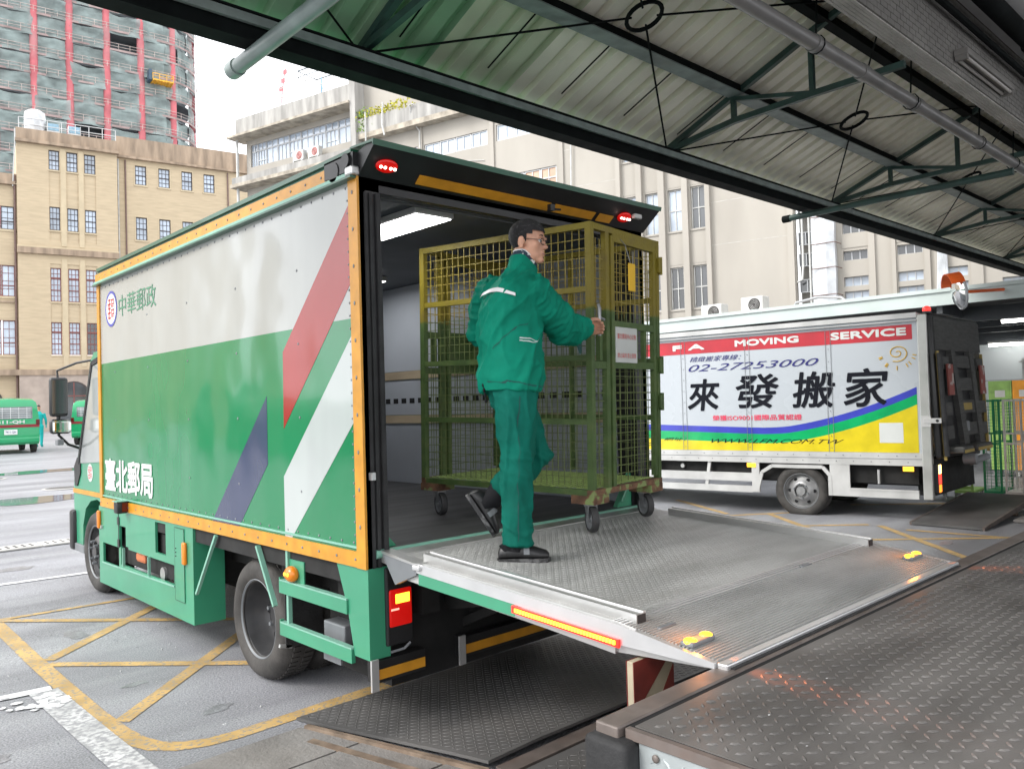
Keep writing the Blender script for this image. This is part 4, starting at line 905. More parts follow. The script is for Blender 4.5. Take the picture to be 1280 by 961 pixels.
for xl, y in ((.54,.20), (1.6,2.5)):  # second lamp is unseen behind the cage, added to brighten the interior
    l_ = MB().bbox(xl, xl+.30, y+.02, y+.84, 2.955, 2.999, .01).build('ceiling_lamp', acm, tr); MB().box(xl+.015, xl+.285, y+.04, y+.82, 2.950, 2.954).build('lamp_or_fill_panel', mat('lit_lamp_or_fill_panel', (1,1,1), emit=(1,1,.98), estr=9), l_)
# chassis, tanks, axle, underbody
MB().box(.35, .47, -.0, 5.6, .62, .80).box(W_-.47, W_-.35, 0, 5.6, .62, .80).build('chassis_rail', chs, tr)
MB().box(.02, W_-.02, .02, L_-.05, .82, .925).build('subframe', chs, tr)
for y in (.4, 1.1, 2.5, 3.6): MB().box(.1, W_-.1, y, y+.08, .7, .82).build('cross_member', chs, tr)
MB().tube([(.3,1.46,.40),(W_-.3,1.46,.40)], .07, 10).ball((W_/2,1.46,.40), (.19,.2,.2), 12, 8).build('rear_axle', chs, tr, smooth=40)
for x in (.41, W_-.41): MB().bar((x,.85,.55), (x,1.46,.47), .07, .06).bar((x,1.46,.47), (x,2.05,.58), .07, .06).build('leaf_spring', chs, tr)
def wheel(xo, y, z, R=.402, w_=.23, sgn=-1, dual=False, name='wheel', par=tr, rm=None):
    rm = rm or rim
    """outer face towards sgn*x"""
    e = link(name, None, par, (xo, y, z)); s_ = sgn
    T = [(.245,0), (.27,-.02), (.30,-.032), (.34,-.030), (.375,-.012), (.395,.02), (R,.05), (R,w_-.05), (.395,w_-.02), (.34,w_+.02), (.27,w_), (.245,w_-.02)]
    mb = MB().lathe([(r, -s_*h) for r, h in T], (0,0,0), 'x', 48)
    for k in range(60):      # tread blocks
        a = 2*pi*k/60
        for h0, h1 in ((.045,.10), (.13,.19)):
            a2 = a+(.05 if h0 > .1 else 0); c0, s0 = cos(a2), sin(a2); c1, s1 = cos(a2+.07), sin(a2+.07)
            mb.add([(-s_*h, r*c, r*s) for h in (h0, h1) for c, s in ((c0,s0),(c1,s1)) for r in (R-.002, R+.008)], [(0,1,3,2),(4,6,7,5),(1,5,7,3),(0,2,6,4),(0,4,5,1),(2,3,7,6)])
    mb.build('tyre', tyr, e, smooth=35)
    if dual: rp = [(.252,-.005), (.262,-.012), (.262,.0), (.246,.012), (.235,.05), (.222,.13), (.20,.165), (.14,.175), (.13,.16), (.085,.155), (.08,.115), (.0,.11)]
    else: rp = [(.252,-.005), (.262,-.012), (.262,.0), (.246,.012), (.238,.04), (.225,.06), (.17,.035), (.14,.0), (.115,-.015), (.10,-.015), (.09,.02), (.07,.02), (.065,-.03), (.0,-.035)]
    MB().lathe([(r, -s_*h) for r, h in rp], (0,0,0), 'x', 40).build('rim', rm, e, smooth=35); MB().lathe([(.250,s_*.006), (.258,s_*.016), (.266,s_*.012), (.268,s_*.0)], (0,0,0), 'x', 48).build('rim_lip', gpl, e, smooth=50)
    hb_ = .14 if dual else -.018; mb = MB()
    for k in range(6):
        a = 2*pi*k/6+.3; mb.tube([(-s_*hb_, .105*cos(a), .105*sin(a)), (-s_*(hb_-.035), .105*cos(a), .105*sin(a))], .014, 6)
    mb.build('wheel_nuts', gpl, e, smooth=30, kind='stuff')
    mb = MB()
    hd_ = .168 if dual else .045
    for k in range(6):
        a = 2*pi*k/6; mb.tube([(-s_*(hd_), .185*cos(a), .185*sin(a)), (-s_*(hd_-.012 if dual else .034), .185*cos(a), .185*sin(a))], .026, 12)
    mb.build('hand_holes', drk, e, kind='stuff')
    return e
rw = wheel(.075, 1.455, .402, dual=True)
wheel(.36, 1.455, .402, dual=False, sgn=-1)
r_w = wheel(W_-.075, 1.455, .402, dual=True, sgn=1)
fz = ground_z(4.85)+.402
wheel(.07, 5.02, fz); wheel(W_-.07, 5.02, fz, sgn=1)
# mud flap stays and arch, rear wheel
MB().bar((-.005,1.951,.915), (-.005,2.32,.447), .022, .02).build('stay', mnt, tr); MB().bar((-.005,1.294,.915), (-.005,1.066,.563), .03, .02).build('stay', mnt, tr)
MB().box(.04, .30, 1.02, 1.03, .30, .75).build('mud_flap', rub, tr); MB().bar((.0,1.03,.32), (.08,1.03,.30), .02, .02).build('flap_weight', all_, tr)
# front side skirt with openings
sk = MB(); HR = [(4.12,4.585,.41,.59), (3.925,4.10,.60,.79), (2.95,3.185,.655,.905), (2.775,4.06,.445,.60), (3.86,4.06,.58,.62)]
ysk = sorted({2.39, 4.70, *[h[0] for h in HR], *[h[1] for h in HR]}); zsk = sorted({.20, .928, *[h[2] for h in HR], *[h[3] for h in HR]})
for i in range(len(ysk)-1):
    for j in range(len(zsk)-1):
        cy, cz = (ysk[i]+ysk[i+1])/2, (zsk[j]+zsk[j+1])/2
        if any(h[0] < cy < h[1] and h[2] < cz < h[3] for h in HR) : continue
        yb = ysk[i]; sk.box(0, .02, ysk[i], ysk[i+1], zsk[j], zsk[j+1])
so_ = sk.build('side_skirt', gfr, tr)
MB().box(.02, .24, 2.39, 2.41, .20, .928).box(.02, .22, 2.41, 4.6, .20, .22).build('skirt_return', gfr, tr)
MB().box(-.003, 0, 4.11, 4.125, .60, .90).build('door_seam', bkp, so_)
for z in (.83, .63): MB().box(-.008, 0, 4.09, 4.14, z-.035, z+.035).build('hinge', bkp, so_)
MB().box(-.006, -.001, 2.555, 2.745, .34, .90).build('service_door', gfr, so_); mb = MB().box(-.0065, -.0062, 2.553, 2.557, .34, .90); mb.box(-.0065,-.0062,2.743,2.747,.34,.90).box(-.0065,-.0062,2.553,2.747,.898,.902).box(-.0065,-.0062,2.553,2.747,.338,.342).build('door_seam', bkp, so_)
for z in (.74, .71, .68): MB().ball((-.008,2.72,z), (.004,.006,.006), 6, 4).build('bolt', bkp, so_)
MB().bar((-.004,3.98,.44), (-.004,3.98,.60), .016, .02).bar((-.004,3.33,.44),(-.004,3.33,.60), .014, .02).build('brace', mnt, tr)
MB().bar((-.003,2.77,.437),(-.003,4.6,.402), .01, .012).build('skirt_lip', mnt, tr)
MB().bbox(.03, .2, 3.55, 3.78, .5, .60, .03).build('filter_cap', mat('orange_plastic', (.55,.16,.06), rough=.5), tr)
MB().tube([(.03,3.12,.48),(.16,3.12,.48)], .055, 14).tube([(.1,3.12,.5),(.1,3.12,.62)], .03, 8).build('air_drier', alm, tr, smooth=40)
MB().box(.05, .5, 2.5, 4.3, .45, .8).build('equipment_box', chs, tr)
for y, z in ((4.66,.80), (2.53,.72)):
    o = MB().bbox(-.028, -.0, y-.028, y+.028, z-.085, z+.085, .012).build('marker_lamp', amb, tr, smooth=60)
MB().bbox(-.02, .01, 4.58, 4.6, .72, .75, .004).build('lock', alm, tr)
cmx = MB().bbox(-.10, -.01, 3.82, 3.92, .925, 1.03, .012).build('camera_box', bkp, tr, smooth=40); MB().box(-.11, -.01, 3.80, 3.93, 1.03, 1.037).build('hood', mnt, cmx); MB().box(-.06, -.012, 3.812, 3.819, .94, 1.02).build('lens', rdd, cmx)
# rear side guard
MB().prism([(.318,.928), (.217,.70), (.150,.445), (.0,.445), (.0,.928)], .0, .02, 'x').box(.02,.13,.0,.02,.445,.928).build('rear_skirt', gfr, tr)
for z, yb in ((.66,.205), (.40,.165)):
    MB().box(-.012, .012, yb, .985, z, z+.075).box(-.012, .012, .985, .995, z-.0, z+.095).build('guard_rail', gfr, tr); MB().box(-.014, .02, yb, .985, z+.075, z+.084).build('rail_lip', mnt, tr)
MB().box(0.0, .025, .90, .925, .47, .93).build('guard_bracket', mnt, tr); MB().box(.012, .02, .72, .90, .74, .875).build('lamp_plate', gfr, tr)
lo_ = MB().ball((-.01,.835,.795), (.04,.06,.048), 16, 10).build('marker_lamp', amb, tr, smooth=60)
mb = MB(); [mb.ball((-.045,.835+d,.797), (.006,.009,.012), 8, 5) for d in (-.02, .0, .02)]; mb.build('bulb', ambl, lo_)
MB().bbox(.10, .5, .42, .66, .42, .53, .01).build('battery_box', gpl, tr); MB().box(.095, .105, .46, .655, .30, .42).build('number_flap', gpl, tr)
MB().tube([(.2,.35,.33),(.5,.5,.33)], .035, 8).build('exhaust', chs, tr, smooth=50)
# rear: lamps, bumpers
tl = MB().bbox(.115, .26, -.03, .05, .60, .80, .01).build('tail_lamp', rdl, tr, smooth=40)
MB().bbox(.10, .27, -.02, .04, .50, .92, .01).build('lamp_housing', bkp, tr)
MB().box(.15, .24, -.034, -.031, .725, .775).build('bulb', mat('lit_yellow_bulb', (1,.7,.1), emit=(1,.42,.02), estr=2.2), tl); MB().box(.12, .17, -.034, -.031, .69, .70).build('reflection_strip', mat('painted_lens_reflection', (.9,.5,.4), emit=(1,.4,.3), estr=.6), tl)  # pale glowing strip is a reflection painted onto the lens
tl2 = MB().bbox(W_-.26, W_-.115, -.03, .05, .60, .80, .01).build('tail_lamp', rdl, tr, smooth=40); MB().bbox(W_-.27, W_-.10, -.02, .04, .50, .92, .01).build('lamp_housing', bkp, tr)
for x0, x1 in ((0.015,.345), (.61,1.72), (2.1,2.43)):
    o = MB().box(x0, x1, -.02, .05, .325, .44).build('bumper', bkp, tr); MB().box(x0+.02, x1-.003, -.023, -.0201, .343, .395).build('bumper_tape', yrf, o)
    MB().box(x0-.028, x0+.016, -.035, -.021, .29, .455).build('bumper_end', all_, tr) if x0 < 1 else None
MB().tube([(.12,-.02,.47),(.2,-.03,.475),(.24,-.03,.5)], .007, 6).build('hook', gpl, tr)
MB().box(.2, 2.25, .1, .75, .24, .85).build('lift_shade_block', chs, tr); MB().box(.5, 1.95, .8, 4.5, .34, .8).build('under_shade_block', chs, tr)  # added near-black blocks standing in for the shade under the truck
for x in (.62, 1.75): MB().bar((x,.2,.62), (x,-.75,.83), .07, .11).build('lift_arm', chs, tr); MB().bar((x+.12,.25,.42), (x+.12,-.55,.78), .05, .05).build('lift_arm', chs, tr)
for x in (.8, 1.6): MB().tube([(x,.3,.5),(x,-.25,.66)], .035, 8).build('lift_cylinder', chs, tr, smooth=40)
np_ = MB().bbox(1.03, 1.37, -.04, -.02, .50, .66, .008).build('number_plate', mat('number_plate_white', (.7,.7,.68), rough=.4), tr)
# ---- tail lift platform (a part of the truck)
def pz(y): return 1.0+.052*y if y > -1.62 else (1.0-.0842)+(.062*(y+1.62)/.47)
chk = mat('lift_deck_aluminium', (.44,.44,.43), rough=.42, metal=.3, var=.16, scale=2, stretch=(.6,2.5,1), bump=.5, bscale=220, dirt=.5, dirtcol=(.21,.20,.185), dscale=2.5)
X0, X1 = .09, 2.37; lift = link('tail_lift', None, tr)
mb = MB(); ysl = [-.10, -.5, -1.0, -1.62]
mb.prism([(-.10,pz(-.10)), (-1.62,pz(-1.62)), (-1.62,pz(-1.62)-.115), (-.10,pz(-.10)-.10)], X0+.004, X1-.004, 'x').build('deck', chk, lift)
tearsm = tears(lambda u, v, h: (u, v, pz(v)+h), X0+.16, X1-.16, -1.60, -.12, .026, .022, .008, .0016); tearsm.build('tread', chk, lift, kind='stuff')
MB().prism([(.02,1.018), (-.10,pz(-.1)+.004), (-.10,pz(-.1)-.05), (.02,.96)], X0-.01, X1+.01, 'x').build('hinge_plate', alm, lift)
MB().tube([(X0-.04,-.0,1.0),(X1+.04,-.0,1.0)], .024, 12).build('hinge_tube', mnt, lift, smooth=40)
mb = MB().prism([(-1.62,pz(-1.62)), (-2.09,pz(-2.09)), (-2.09,pz(-2.09)-.016), (-1.62,pz(-1.62)-.11)], X0+.004, X1-.004, 'x'); mb.build('lip', alm, lift)
mb = MB()      # ridges across the lip
for k in range(26):
    y = -1.67-k*.0155; mb.box(X0+.02, X1-.02, y-.004, y+.004, pz(y)-.002, pz(y)+.006)
mb.build('lip_ridges', chk, lift, kind='stuff')
mb = MB()
for y in (-1.60, -1.615, -1.632, -1.652): mb.bar((X0+.01,y,pz(y)+.003), (X1-.01,y,pz(y)+.003), .008, .008)
mb.build('seam_strip', all_, lift)
MB().bbox(X0, X1, -2.115, -2.072, pz(-2.09)-.018, pz(-2.09)+.008, .006).build('nose_bar', all_, lift); MB().box(X0+.02, X1-.02, -2.13, -2.112, pz(-2.09)-.02, pz(-2.09)-.006).build('nose_rubber', rub, lift)
for sx, x in ((-1,X0), (1,X1)):
    mb = MB().prism([(-.32,pz(-.32)+.006), (-1.62,pz(-1.62)+.006), (-2.07,pz(-2.07)+.006), (-2.07,pz(-2.07)-.014), (-1.62,pz(-1.62)-.075), (-1.05,pz(-1.05)-.045), (-.32,pz(-.32)-.042)], x-.012, x+.012, 'x').build('edge_profile', all_, lift)
    MB().prism([(-.34,pz(-.34)-.0425), (-1.05,pz(-1.05)-.0455), (-1.05,pz(-1.05)-.10), (-.34,pz(-.34)-.10)], x-.009, x+.009, 'x').build('side_plate', gfr, lift)
    MB().prism([(-1.05,pz(-1.05)-.046), (-1.62,pz(-1.62)-.076), (-1.62,pz(-1.62)-.115), (-1.05,pz(-1.05)-.10)], x-.008, x+.008, 'x').build('side_plate', alm, lift)
    xc = x+sx*-.085
    mb = MB().prism([(-.30,pz(-.30)), (-1.68,pz(-1.68)), (-1.68,pz(-1.68)+.042), (-.30,pz(-.30)+.042)], xc-.03, xc+.03, 'x').build('side_curb', alm, tr)
    MB().box(xc-.024, xc+.024, -1.6835, -1.6805, pz(-1.68)+.003, pz(-1.68)+.038).build('curb_cap', rub, mb)
    MB().prism([(-.30,pz(-.3)+.042),(-1.68,pz(-1.68)+.042),(-1.68,pz(-1.68)+.048),(-.30,pz(-.3)+.048)], xc+.012, xc+.031, 'x').build('curb_lip', all_, mb)
MB().prism([(-.005,1.02), (-.32,.985), (-.325,.93), (-.135,.855)], X0-.012, X0+.02, 'x').build('corner_bracket', gpl, lift)
MB().prism([(.0,1.022), (-.33,.988), (-.33,.975), (.0,1.008)], X0-.016, X0+.06, 'x').build('bracket_cap', alm, lift); MB().bbox(X0-.03, X0+.02, -.37, -.31, .955, .985, .008).build('clamp', all_, lift)
st_ = MB().prism([(-1.045,pz(-1.05)-.048), (-1.65,pz(-1.65)-.048), (-1.65,pz(-1.65)-.080), (-1.045,pz(-1.05)-.080)], X0-.024, X0-.0125, 'x').build('light_strip', orr, tr)
mb = MB()
for k in range(34):
    y = -1.075-k*.0168; mb.box(X0-.030, X0-.0242, y-.006, y+.006, pz(y)-.072, pz(y)-.056)
mb.build('led_row', orl, st_, kind='stuff')
for x, y in ((X0+.10,-1.93), (X1-.14,-1.93)):
    o = link('warning_lamp', None, tr, (x, y, pz(y)+.004)); MB().bbox(-.075, .075, -.028, .028, 0, .022, .008).build('lamp_body', gpl, o)
    for dx in (-.05, .05): MB().ball((dx,0,.018), (.028,.026,.014), 14, 8).build('lens', ambl, o, smooth=60)
    pl_ = bpy.data.lights.new('warning_lamp_light', 'POINT'); pl_.energy = .35; pl_.color = (1,.30,.04); pl_.shadow_soft_size = .02; po = bpy.data.objects.new('lamp_light', pl_); S.collection.objects.link(po); po.parent = o; po.location = (0,0,.06)
    sp_ = bpy.data.lights.new('warning_lamp_beam', 'SPOT'); sp_.energy = 15; sp_.color = (1,.20,.03); sp_.spot_size = rad(24); sp_.spot_blend = .8; sp_.shadow_soft_size = .015; so2 = bpy.data.objects.new('lamp_beam', sp_); S.collection.objects.link(so2); so2.parent = o; so2.location = (0,0,.05)
    tgt = V((.135,-2.33,.84)) if x < 1 else V((2.44,-2.35,.84)); so2.rotation_euler = (V((x, y, pz(y)+.054))-tgt).to_track_quat('Z', 'Y').to_euler()
for x, y in ((X0+.14,-1.76), (1.55,-1.66)): MB().bbox(x-.05, x+.05, y-.012, y+.012, pz(y), pz(y)+.01, .004).build('pull_tab', gpl, lift)
# ---- cab
cabm = gfr; cz = ground_z(4.9)
cabp = [(4.62,.60), (4.62,2.30), (4.80,2.42), (5.0,2.42), (5.12,2.33), (5.62,1.36), (5.74,1.26), (5.78,.95), (5.76,.42), (5.47,.40), (5.46,.66), (5.36,.84), (5.18,.93), (4.97,.96), (4.76,.92)]
cb = MB().prism(cabp, .06, W_-.06, 'x').build('cab', cabm, tr)
bpy.context.view_layer.update()
mb = MB().prism([(4.72,1.34), (4.72,2.22), (4.84,2.30), (5.02,2.28), (5.52,1.36), (5.50,1.30)], .052, .0595, 'x').build('side_window', mat('cab_side_glass', (.30,.32,.31), rough=.06, var=.2, scale=1, spec=.9), cb)
mb = MB(); fr_ = [(5.56,1.30), (5.04,2.31), (4.84,2.335), (4.70,2.26)]
for a, b in zip(fr_[:-1], fr_[1:]): mb.bar((.052,a[0],a[1]), (.052,b[0],b[1]), .05, .016, (1,0,0))
mb.build('window_seal', rub, cb)
MB().prism([(5.13,2.27), (5.61,1.38), (5.63,1.40), (5.15,2.29)], .2, W_-.2, 'x').build('windscreen', glassd, cb)
MB().prism([(5.50,1.36), (5.60,1.36), (5.72,1.26), (5.70,1.06), (5.62,1.06), (5.50,1.20)], .048, .0595, 'x').build('corner_panel', bkp, cb)
MB().box(.05, .059, 4.66, 5.77, .985, 1.03).build('cab_tape', yrf, cb)
disc(0, 0, 0, .09, 0, wltr).xf(Matrix.Translation((.0575,5.18,1.215))).build('emblem_disc', wltr, cb); sign(.0565, 5.18, 1.215, .085, rltr, cb)
MB().box(.045, .059, 4.68, 4.74, 1.10, 1.14).build('door_handle', bkp, cb)
mb = MB().bbox(.02, W_-.02, 5.70, 5.84, .38, .80, .03); mb.build('front_bumper', bkp, cb, smooth=40); MB().bbox(.04, .2, 5.38, 5.74, .38, .46, .01).build('bumper_step', gpl, cb)
MB().box(.12, .3, 5.44, 5.46, .14, .42).build('mud_flap', rub, cb)
MB().bbox(.2, .5, 4.62, 4.72, 2.40, 2.5, .02).build('roof_lamp', acm, cb)
# mirrors on arms
mi = MB().bbox(-.235, -.065, 5.42, 5.50, 1.79, 2.19, .03).build('mirror', bkp, tr, smooth=50); MB().box(-.222, -.078, 5.4165, 5.4195, 1.82, 2.16).build('mirror_glass', glassd, mi)
mi2 = MB().bbox(-.235, -.04, 5.42, 5.50, 1.615, 1.765, .03).build('mirror', bkp, tr, smooth=50); MB().bbox(-.222, -.053, 5.410, 5.4195, 1.63, 1.75, .02).build('mirror_glass', mat('mirror_silver', (.7,.72,.7), rough=.05, metal=1., var=.02), mi2)
MB().tube([(-.15,5.47,2.17),(-.15,5.50,2.26),(-.02,5.3,2.33),(.12,5.05,2.36),(.2,4.9,2.42)], .012, 8).build('mirror_arm', bkp, cb, smooth=50); MB().tube([(-.15,5.47,1.85),(-.15,5.47,1.6),(-.05,5.52,1.50),(.10,5.56,1.44),(.10,5.56,1.38)], .014, 8).tube([(-.15,5.47,1.8),(-.15,5.47,1.74)], .02, 8).build('mirror_arm', bkp, cb, smooth=50)
MB().bbox(-.18, -.12, 5.4, 5.5, 1.5, 1.56, .01).build('arm_joint', gpl, cb)
# ================================================================ CAGE TROLLEY
og = mat('olive_green_paint', (.055,.10,.024), rough=.55, var=.25, scale=9, dirt=.5, dirtcol=(.10,.07,.035), dscale=9, split=(1.10,(.185,.145,.008),.03), coords='obj', bump=.3, bscale=70)
ogw = mat('olive_wire_paint', (.10,.13,.04), rough=.5, var=.25, scale=9, split=(1.10,(.26,.20,.03),.03), coords='obj')
rst = mat('rusted_frame', (.13,.065,.035), rough=.8, var=.4, scale=14, coords='obj', patch=((.19,.25,.09), 9, .52, .58), bump=.5, bscale=60)
zinc = mat('zinc_castor_steel', (.33,.34,.35), rough=.35, metal=.6, var=.2, scale=12, coords='obj'); wgry = mat('grey_castor_wheel', (.20,.21,.22), rough=.5, coords='obj'); wrub = mat('castor_rubber', (.035,.035,.036), rough=.7, coords='obj')
ct = thing('cage_trolley', 'tall olive green and yellow wire cage trolley rolled onto the tail lift', 'cage trolley', (1.292,-.465,1.25), (.023,0,.161))
CL, CW, CH = 1.428, .881, 1.62
def fbar(a, b, w=.04, h=.04, name='frame_bar', m=None): return MB().bar(a, b, w, h).build(name, m or og, ct)
o = .02
for x, y in ((o,o), (CW-o,o), (o,CL-o), (CW-o,CL-o)): fbar((x,y,.0), (x,y,CH), name='corner_post')
LV = (.41, .80, 1.215)     # rail heights
for z in (CH-.02,): 
    for a, b in (((o,o),(CW-o,o)), ((o,CL-o),(CW-o,CL-o)), ((o,o),(o,CL-o)), ((CW-o,o),(CW-o,CL-o))): fbar((*a,z), (*b,z), .038, .038, 'top_rail')
for z in LV:
    for x in (o, CW-o): fbar((x,.04,z), (x,CL-.04,z), .03, .035, 'rail')
for x in (CW-o,):
    fbar((x,CL*.5,.02), (x,CL*.5,CH-.04), .03, .03, 'mid_post')
def wires(x, y0, y1, z0, z1, ny, nz, r=.0021, ax='x'):
    mb = MB(); f = (lambda u, z: (x,u,z)) if ax == 'x' else (lambda u, z: (u,x,z))
    for i in range(1, ny): u = y0+(y1-y0)*i/ny; mb.bar(f(u,z0), f(u,z1), 2*r, 2*r)
    for j in range(1, nz):
        z = z0+(z1-z0)*j/nz; a, b = f(y0,z), f(y1,z)
        d = 2*r*.9; a = V(a); b = V(b)
        if ax == 'x': a.x += d; b.x += d
        else: a.y += d; b.y += d
        mb.bar(a, b, 2*r, 2*r)
    mb.build('wire_mesh', ogw, ct, kind='stuff')
zz = [.02, LV[0]-.018, LV[0]+.018, LV[1]-.018, LV[1]+.018, LV[2]-.018, LV[2]+.018, CH-.04]
for x in (o, CW-o):
    for k, n in ((0,30), (2,30), (4,30), (6,26)): wires(x, .04, CL-.04, zz[k], zz[k+1], n, 7 if k < 6 else 6)
# doors on both short faces: narrow leaf, twin posts, wide leaf
def doorface(y, s_):
    xa, xb = .20, .265; xr = CW-.04
    fbar((xa,y,.0), (xa,y,CH-.03), .035, .04, 'door_post'); fbar((xb,y,.0), (xb,y,CH-.05), .035, .04, 'door_post')
    fbar((xr-.02,y-s_*.0,.02), (xr-.02,y,CH-.06), .032, .036, 'door_post'); fbar((xb,y,CH-.06), (xr,y,CH-.06), .036, .05, 'door_rail')
    for z in (.76, 1.015):
        fbar((xb+.018,y,z), (xr-.04,y,z), .03, .045, 'door_rail'); fbar((.04,y,z-.005), (xa-.018,y,z-.005), .03, .045, 'door_rail')
    fbar((.12,y,.785), (.12,y,.985), .03, .03, 'door_bar'); fbar((xb+.30,y,.785), (xb+.30,y,.99), .03, .03, 'door_bar'); fbar((xb+.42,y,.785), (xb+.42,y,.99), .03, .03, 'door_bar')
    for a, b, n in ((.04, xa-.018, 3), (xb+.018, xr-.036, 9)):
        wires(y, a, b, .02, .74, max(2, n*2//3), 14, ax='y'); wires(y, a, b, 1.04, CH-.085, n, 8, ax='y')
doorface(.02, -1); doorface(CL-.02, 1)
sgp = mat('grey_white_sign', (.50,.52,.50), rough=.5, var=.06, scale=4, coords='obj', dirt=.3, dirtcol=(.3,.3,.28)); srd = mat('faded_red_print', (.50,.12,.11), rough=.6, coords='obj')
sg = MB().bbox(.285, .555, -.004, .004, .775, 1.0, .002).build('sign_plate', sgp, ct)
lettering('臺北郵局中心公物', lambda a, b: (.30+.235*a, -.006, .925+.035*b), srd, sg, bold=.01)
lettering('禁止竊用 禁止買賣', lambda a, b: (.30+.235*a, -.006, .805+.032*b), srd, sg, bold=.005)
tg = MB().bbox(.44, .53, -.012, -.006, 1.24, 1.42, .004).build('yellow_tag', mat('yellow_tag_plastic', (.70,.42,.01), rough=.45, coords='obj'), ct)
MB().tube([(.47,-.009,1.42), (.42,.0,1.53), (.36,.0,1.56)], .003, 5).tube([(.50,-.009,1.42), (.52,.0,1.5)], .003, 5).build('cord', zinc, ct)
MB().bbox(.30, .80, CL-.005, CL+.003, .76, 1.0, .003).build('sign_plate', og, ct); MB().lathe([(0,-.004),(.085,-.004),(.085,.004),(0,.004)], (.66,CL-.0,1.30), 'y', 24).build('round_plate', og, ct)
for z in (1.45, .77, .52): MB().bbox(CW-.03, CW+.012, -.022, .0, z-.05, z+.05, .005).tube([(CW+.006,-.01,z-.06),(CW+.006,-.01,z+.06)], .013, 8).build('hinge', og, ct)
MB().tube([(.045,-.03,.93),(.045,-.03,1.10),(.05,-.02,1.12)], .011, 8).tube([(.045,-.03,1.04),(.10,-.03,1.03)], .009, 8).build('door_latch', zinc, ct, smooth=50)
# base: frame, expanded metal floor, corner plates
for a_ in ((0, CW, -.005, .045, -.035, .0), (0, CW, CL-.045, CL, -.035, .0), (0, .04, .045, CL-.045, -.0351, .0), (CW-.04, CW, .045, CL-.045, -.0351, .0)): MB().box(*a_).build('base_bar', rst if a_[1] == CW and a_[0] == 0 else og, ct)
for x in (.0, CW-.17):
    for y0 in (-.008, CL-.16): MB().box(x, x+.17, y0, y0+.168, -.088, -.036).build('corner_plate', rst, ct)
for y in (.45, .95): MB().box(.04, CW-.04, y, y+.04, -.03, -.002).build('cross_bar', og, ct)
mb = MB(); nx_, ny_ = 17, 21; sx, sy = (CW-.08)/nx_, (CL-.09)/ny_
for i in range(nx_):
    for j in range(ny_):
        cx, cy = .04+(i+.5)*sx, .045+(j+.5)*sy
        for a, b in (((-.5,0),(0,.5)), ((0,.5),(.5,0)), ((.5,0),(0,-.5)), ((0,-.5),(-.5,0))): mb.bar((cx+a[0]*sx,cy+a[1]*sy,.003), (cx+b[0]*sx,cy+b[1]*sy,.003), .009, .004)
mb.build('expanded_mesh', mat('light_green_mesh', (.26,.36,.10), rough=.5, var=.25, scale=9, coords='obj'), ct, kind='stuff')
def castor(x, y, rot, zg):
    """castor whose wheel touches z = zg (local)"""
    e = link('castor', None, ct, (x, y, 0), (0,0,rot)); R = .080; zc = zg+R
    MB().lathe([(R-.02,-.021), (R-.004,-.021), (R,-.012), (R,.012), (R-.004,.021), (R-.02,.021)], (0,-.03,zc), 'x', 28).build('tyre', wrub, e, smooth=40)
    MB().lathe([(0,-.016), (.018,-.016), (.02,-.010), (R-.022,-.008), (R-.0195,-.019), (R-.0195,.019), (R-.022,.008), (.02,.010), (.018,.016), (0,.016)], (0,-.03,zc), 'x', 24).build('wheel', wgry, e, smooth=40)
    mb = MB()
    for s_ in (-.027, .027): mb.prism([(-.045,-.100), (.02,-.100), (-.018,zc-.012), (-.042,zc-.012)], s_-.002, s_+.002, 'x')
    mb.box(-.029, .029, -.045, .022, -.100, -.094).tube([(-.034,-.03,zc),(.034,-.03,zc)], .008, 8).build('fork', zinc, e)
    MB().lathe([(.038,-.108), (.042,-.10), (.042,-.092), (0,-.088)], (0,0,0), 'z', 18).box(-.05, .05, -.045, .045, -.092, -.0885).build('swivel', zinc, e)
castor(.075, .07, rad(-38), -.262); castor(CW-.08, .10, rad(-30), -.262); castor(.075, CL-.10, rad(-25), -.262); castor(CW-.08, CL-.10, rad(-35), -.262)

# ================================================================ WORKER
def remesh(mb, vox, smooth=4, fac=.5, dec=None):
    me = bpy.data.meshes.new('tmp'); me.from_pydata(mb.v, [], mb.f)
    bm = bmesh.new(); bm.from_mesh(me); bmesh.ops.recalc_face_normals(bm, faces=bm.faces[:]); bm.to_mesh(me); bm.free()
    o = bpy.data.objects.new('tmp', me); S.collection.objects.link(o)
    r = o.modifiers.new('r', 'REMESH'); r.mode = 'VOXEL'; r.voxel_size = vox; r.use_smooth_shade = True
    s_ = o.modifiers.new('s', 'SMOOTH'); s_.iterations = smooth; s_.factor = fac
    bpy.context.view_layer.update()
    out = bpy.data.meshes.new_from_object(o.evaluated_get(bpy.context.evaluated_depsgraph_get())); bpy.data.objects.remove(o); bpy.data.meshes.remove(me)
    return out
def ell(c, ax, bx, a, b, n=28, p=2.0):
    c = V(c); return [c+ax*(a*math.copysign(abs(cos(t))**(2/p), cos(t)))+bx*(b*math.copysign(abs(sin(t))**(2/p), sin(t))) for t in [2*pi*k/n for k in range(n)]]
def limb(mb, pts, rs, n=16): return mb.tube(pts, rs, n)
def fold(me, amp, fx, seed=0, zfn=None):
    n_ = len(me.vertices); NR = [vn.vector.copy() for vn in me.vertex_normals]; CO = [v.co.copy() for v in me.vertices]; OUT = []
    for p, vn in zip(CO, NR):
        q = V((p.x*fx[0], p.y*fx[1], p.z*fx[2]))+V((seed*7.1, seed, 0)); a = noise.noise(q)
        b = noise.noise(q*2.3+V((3,1,9)))
        k = amp*((1-min(1,abs(a)*2.6))**2*1.5+.5*(1-min(1,abs(b)*2.6))**2-.5)
        OUT += (p + vn*(k if zfn is None else zfn(p)))[:]
    me.vertices.foreach_set('co', OUT); me.update()
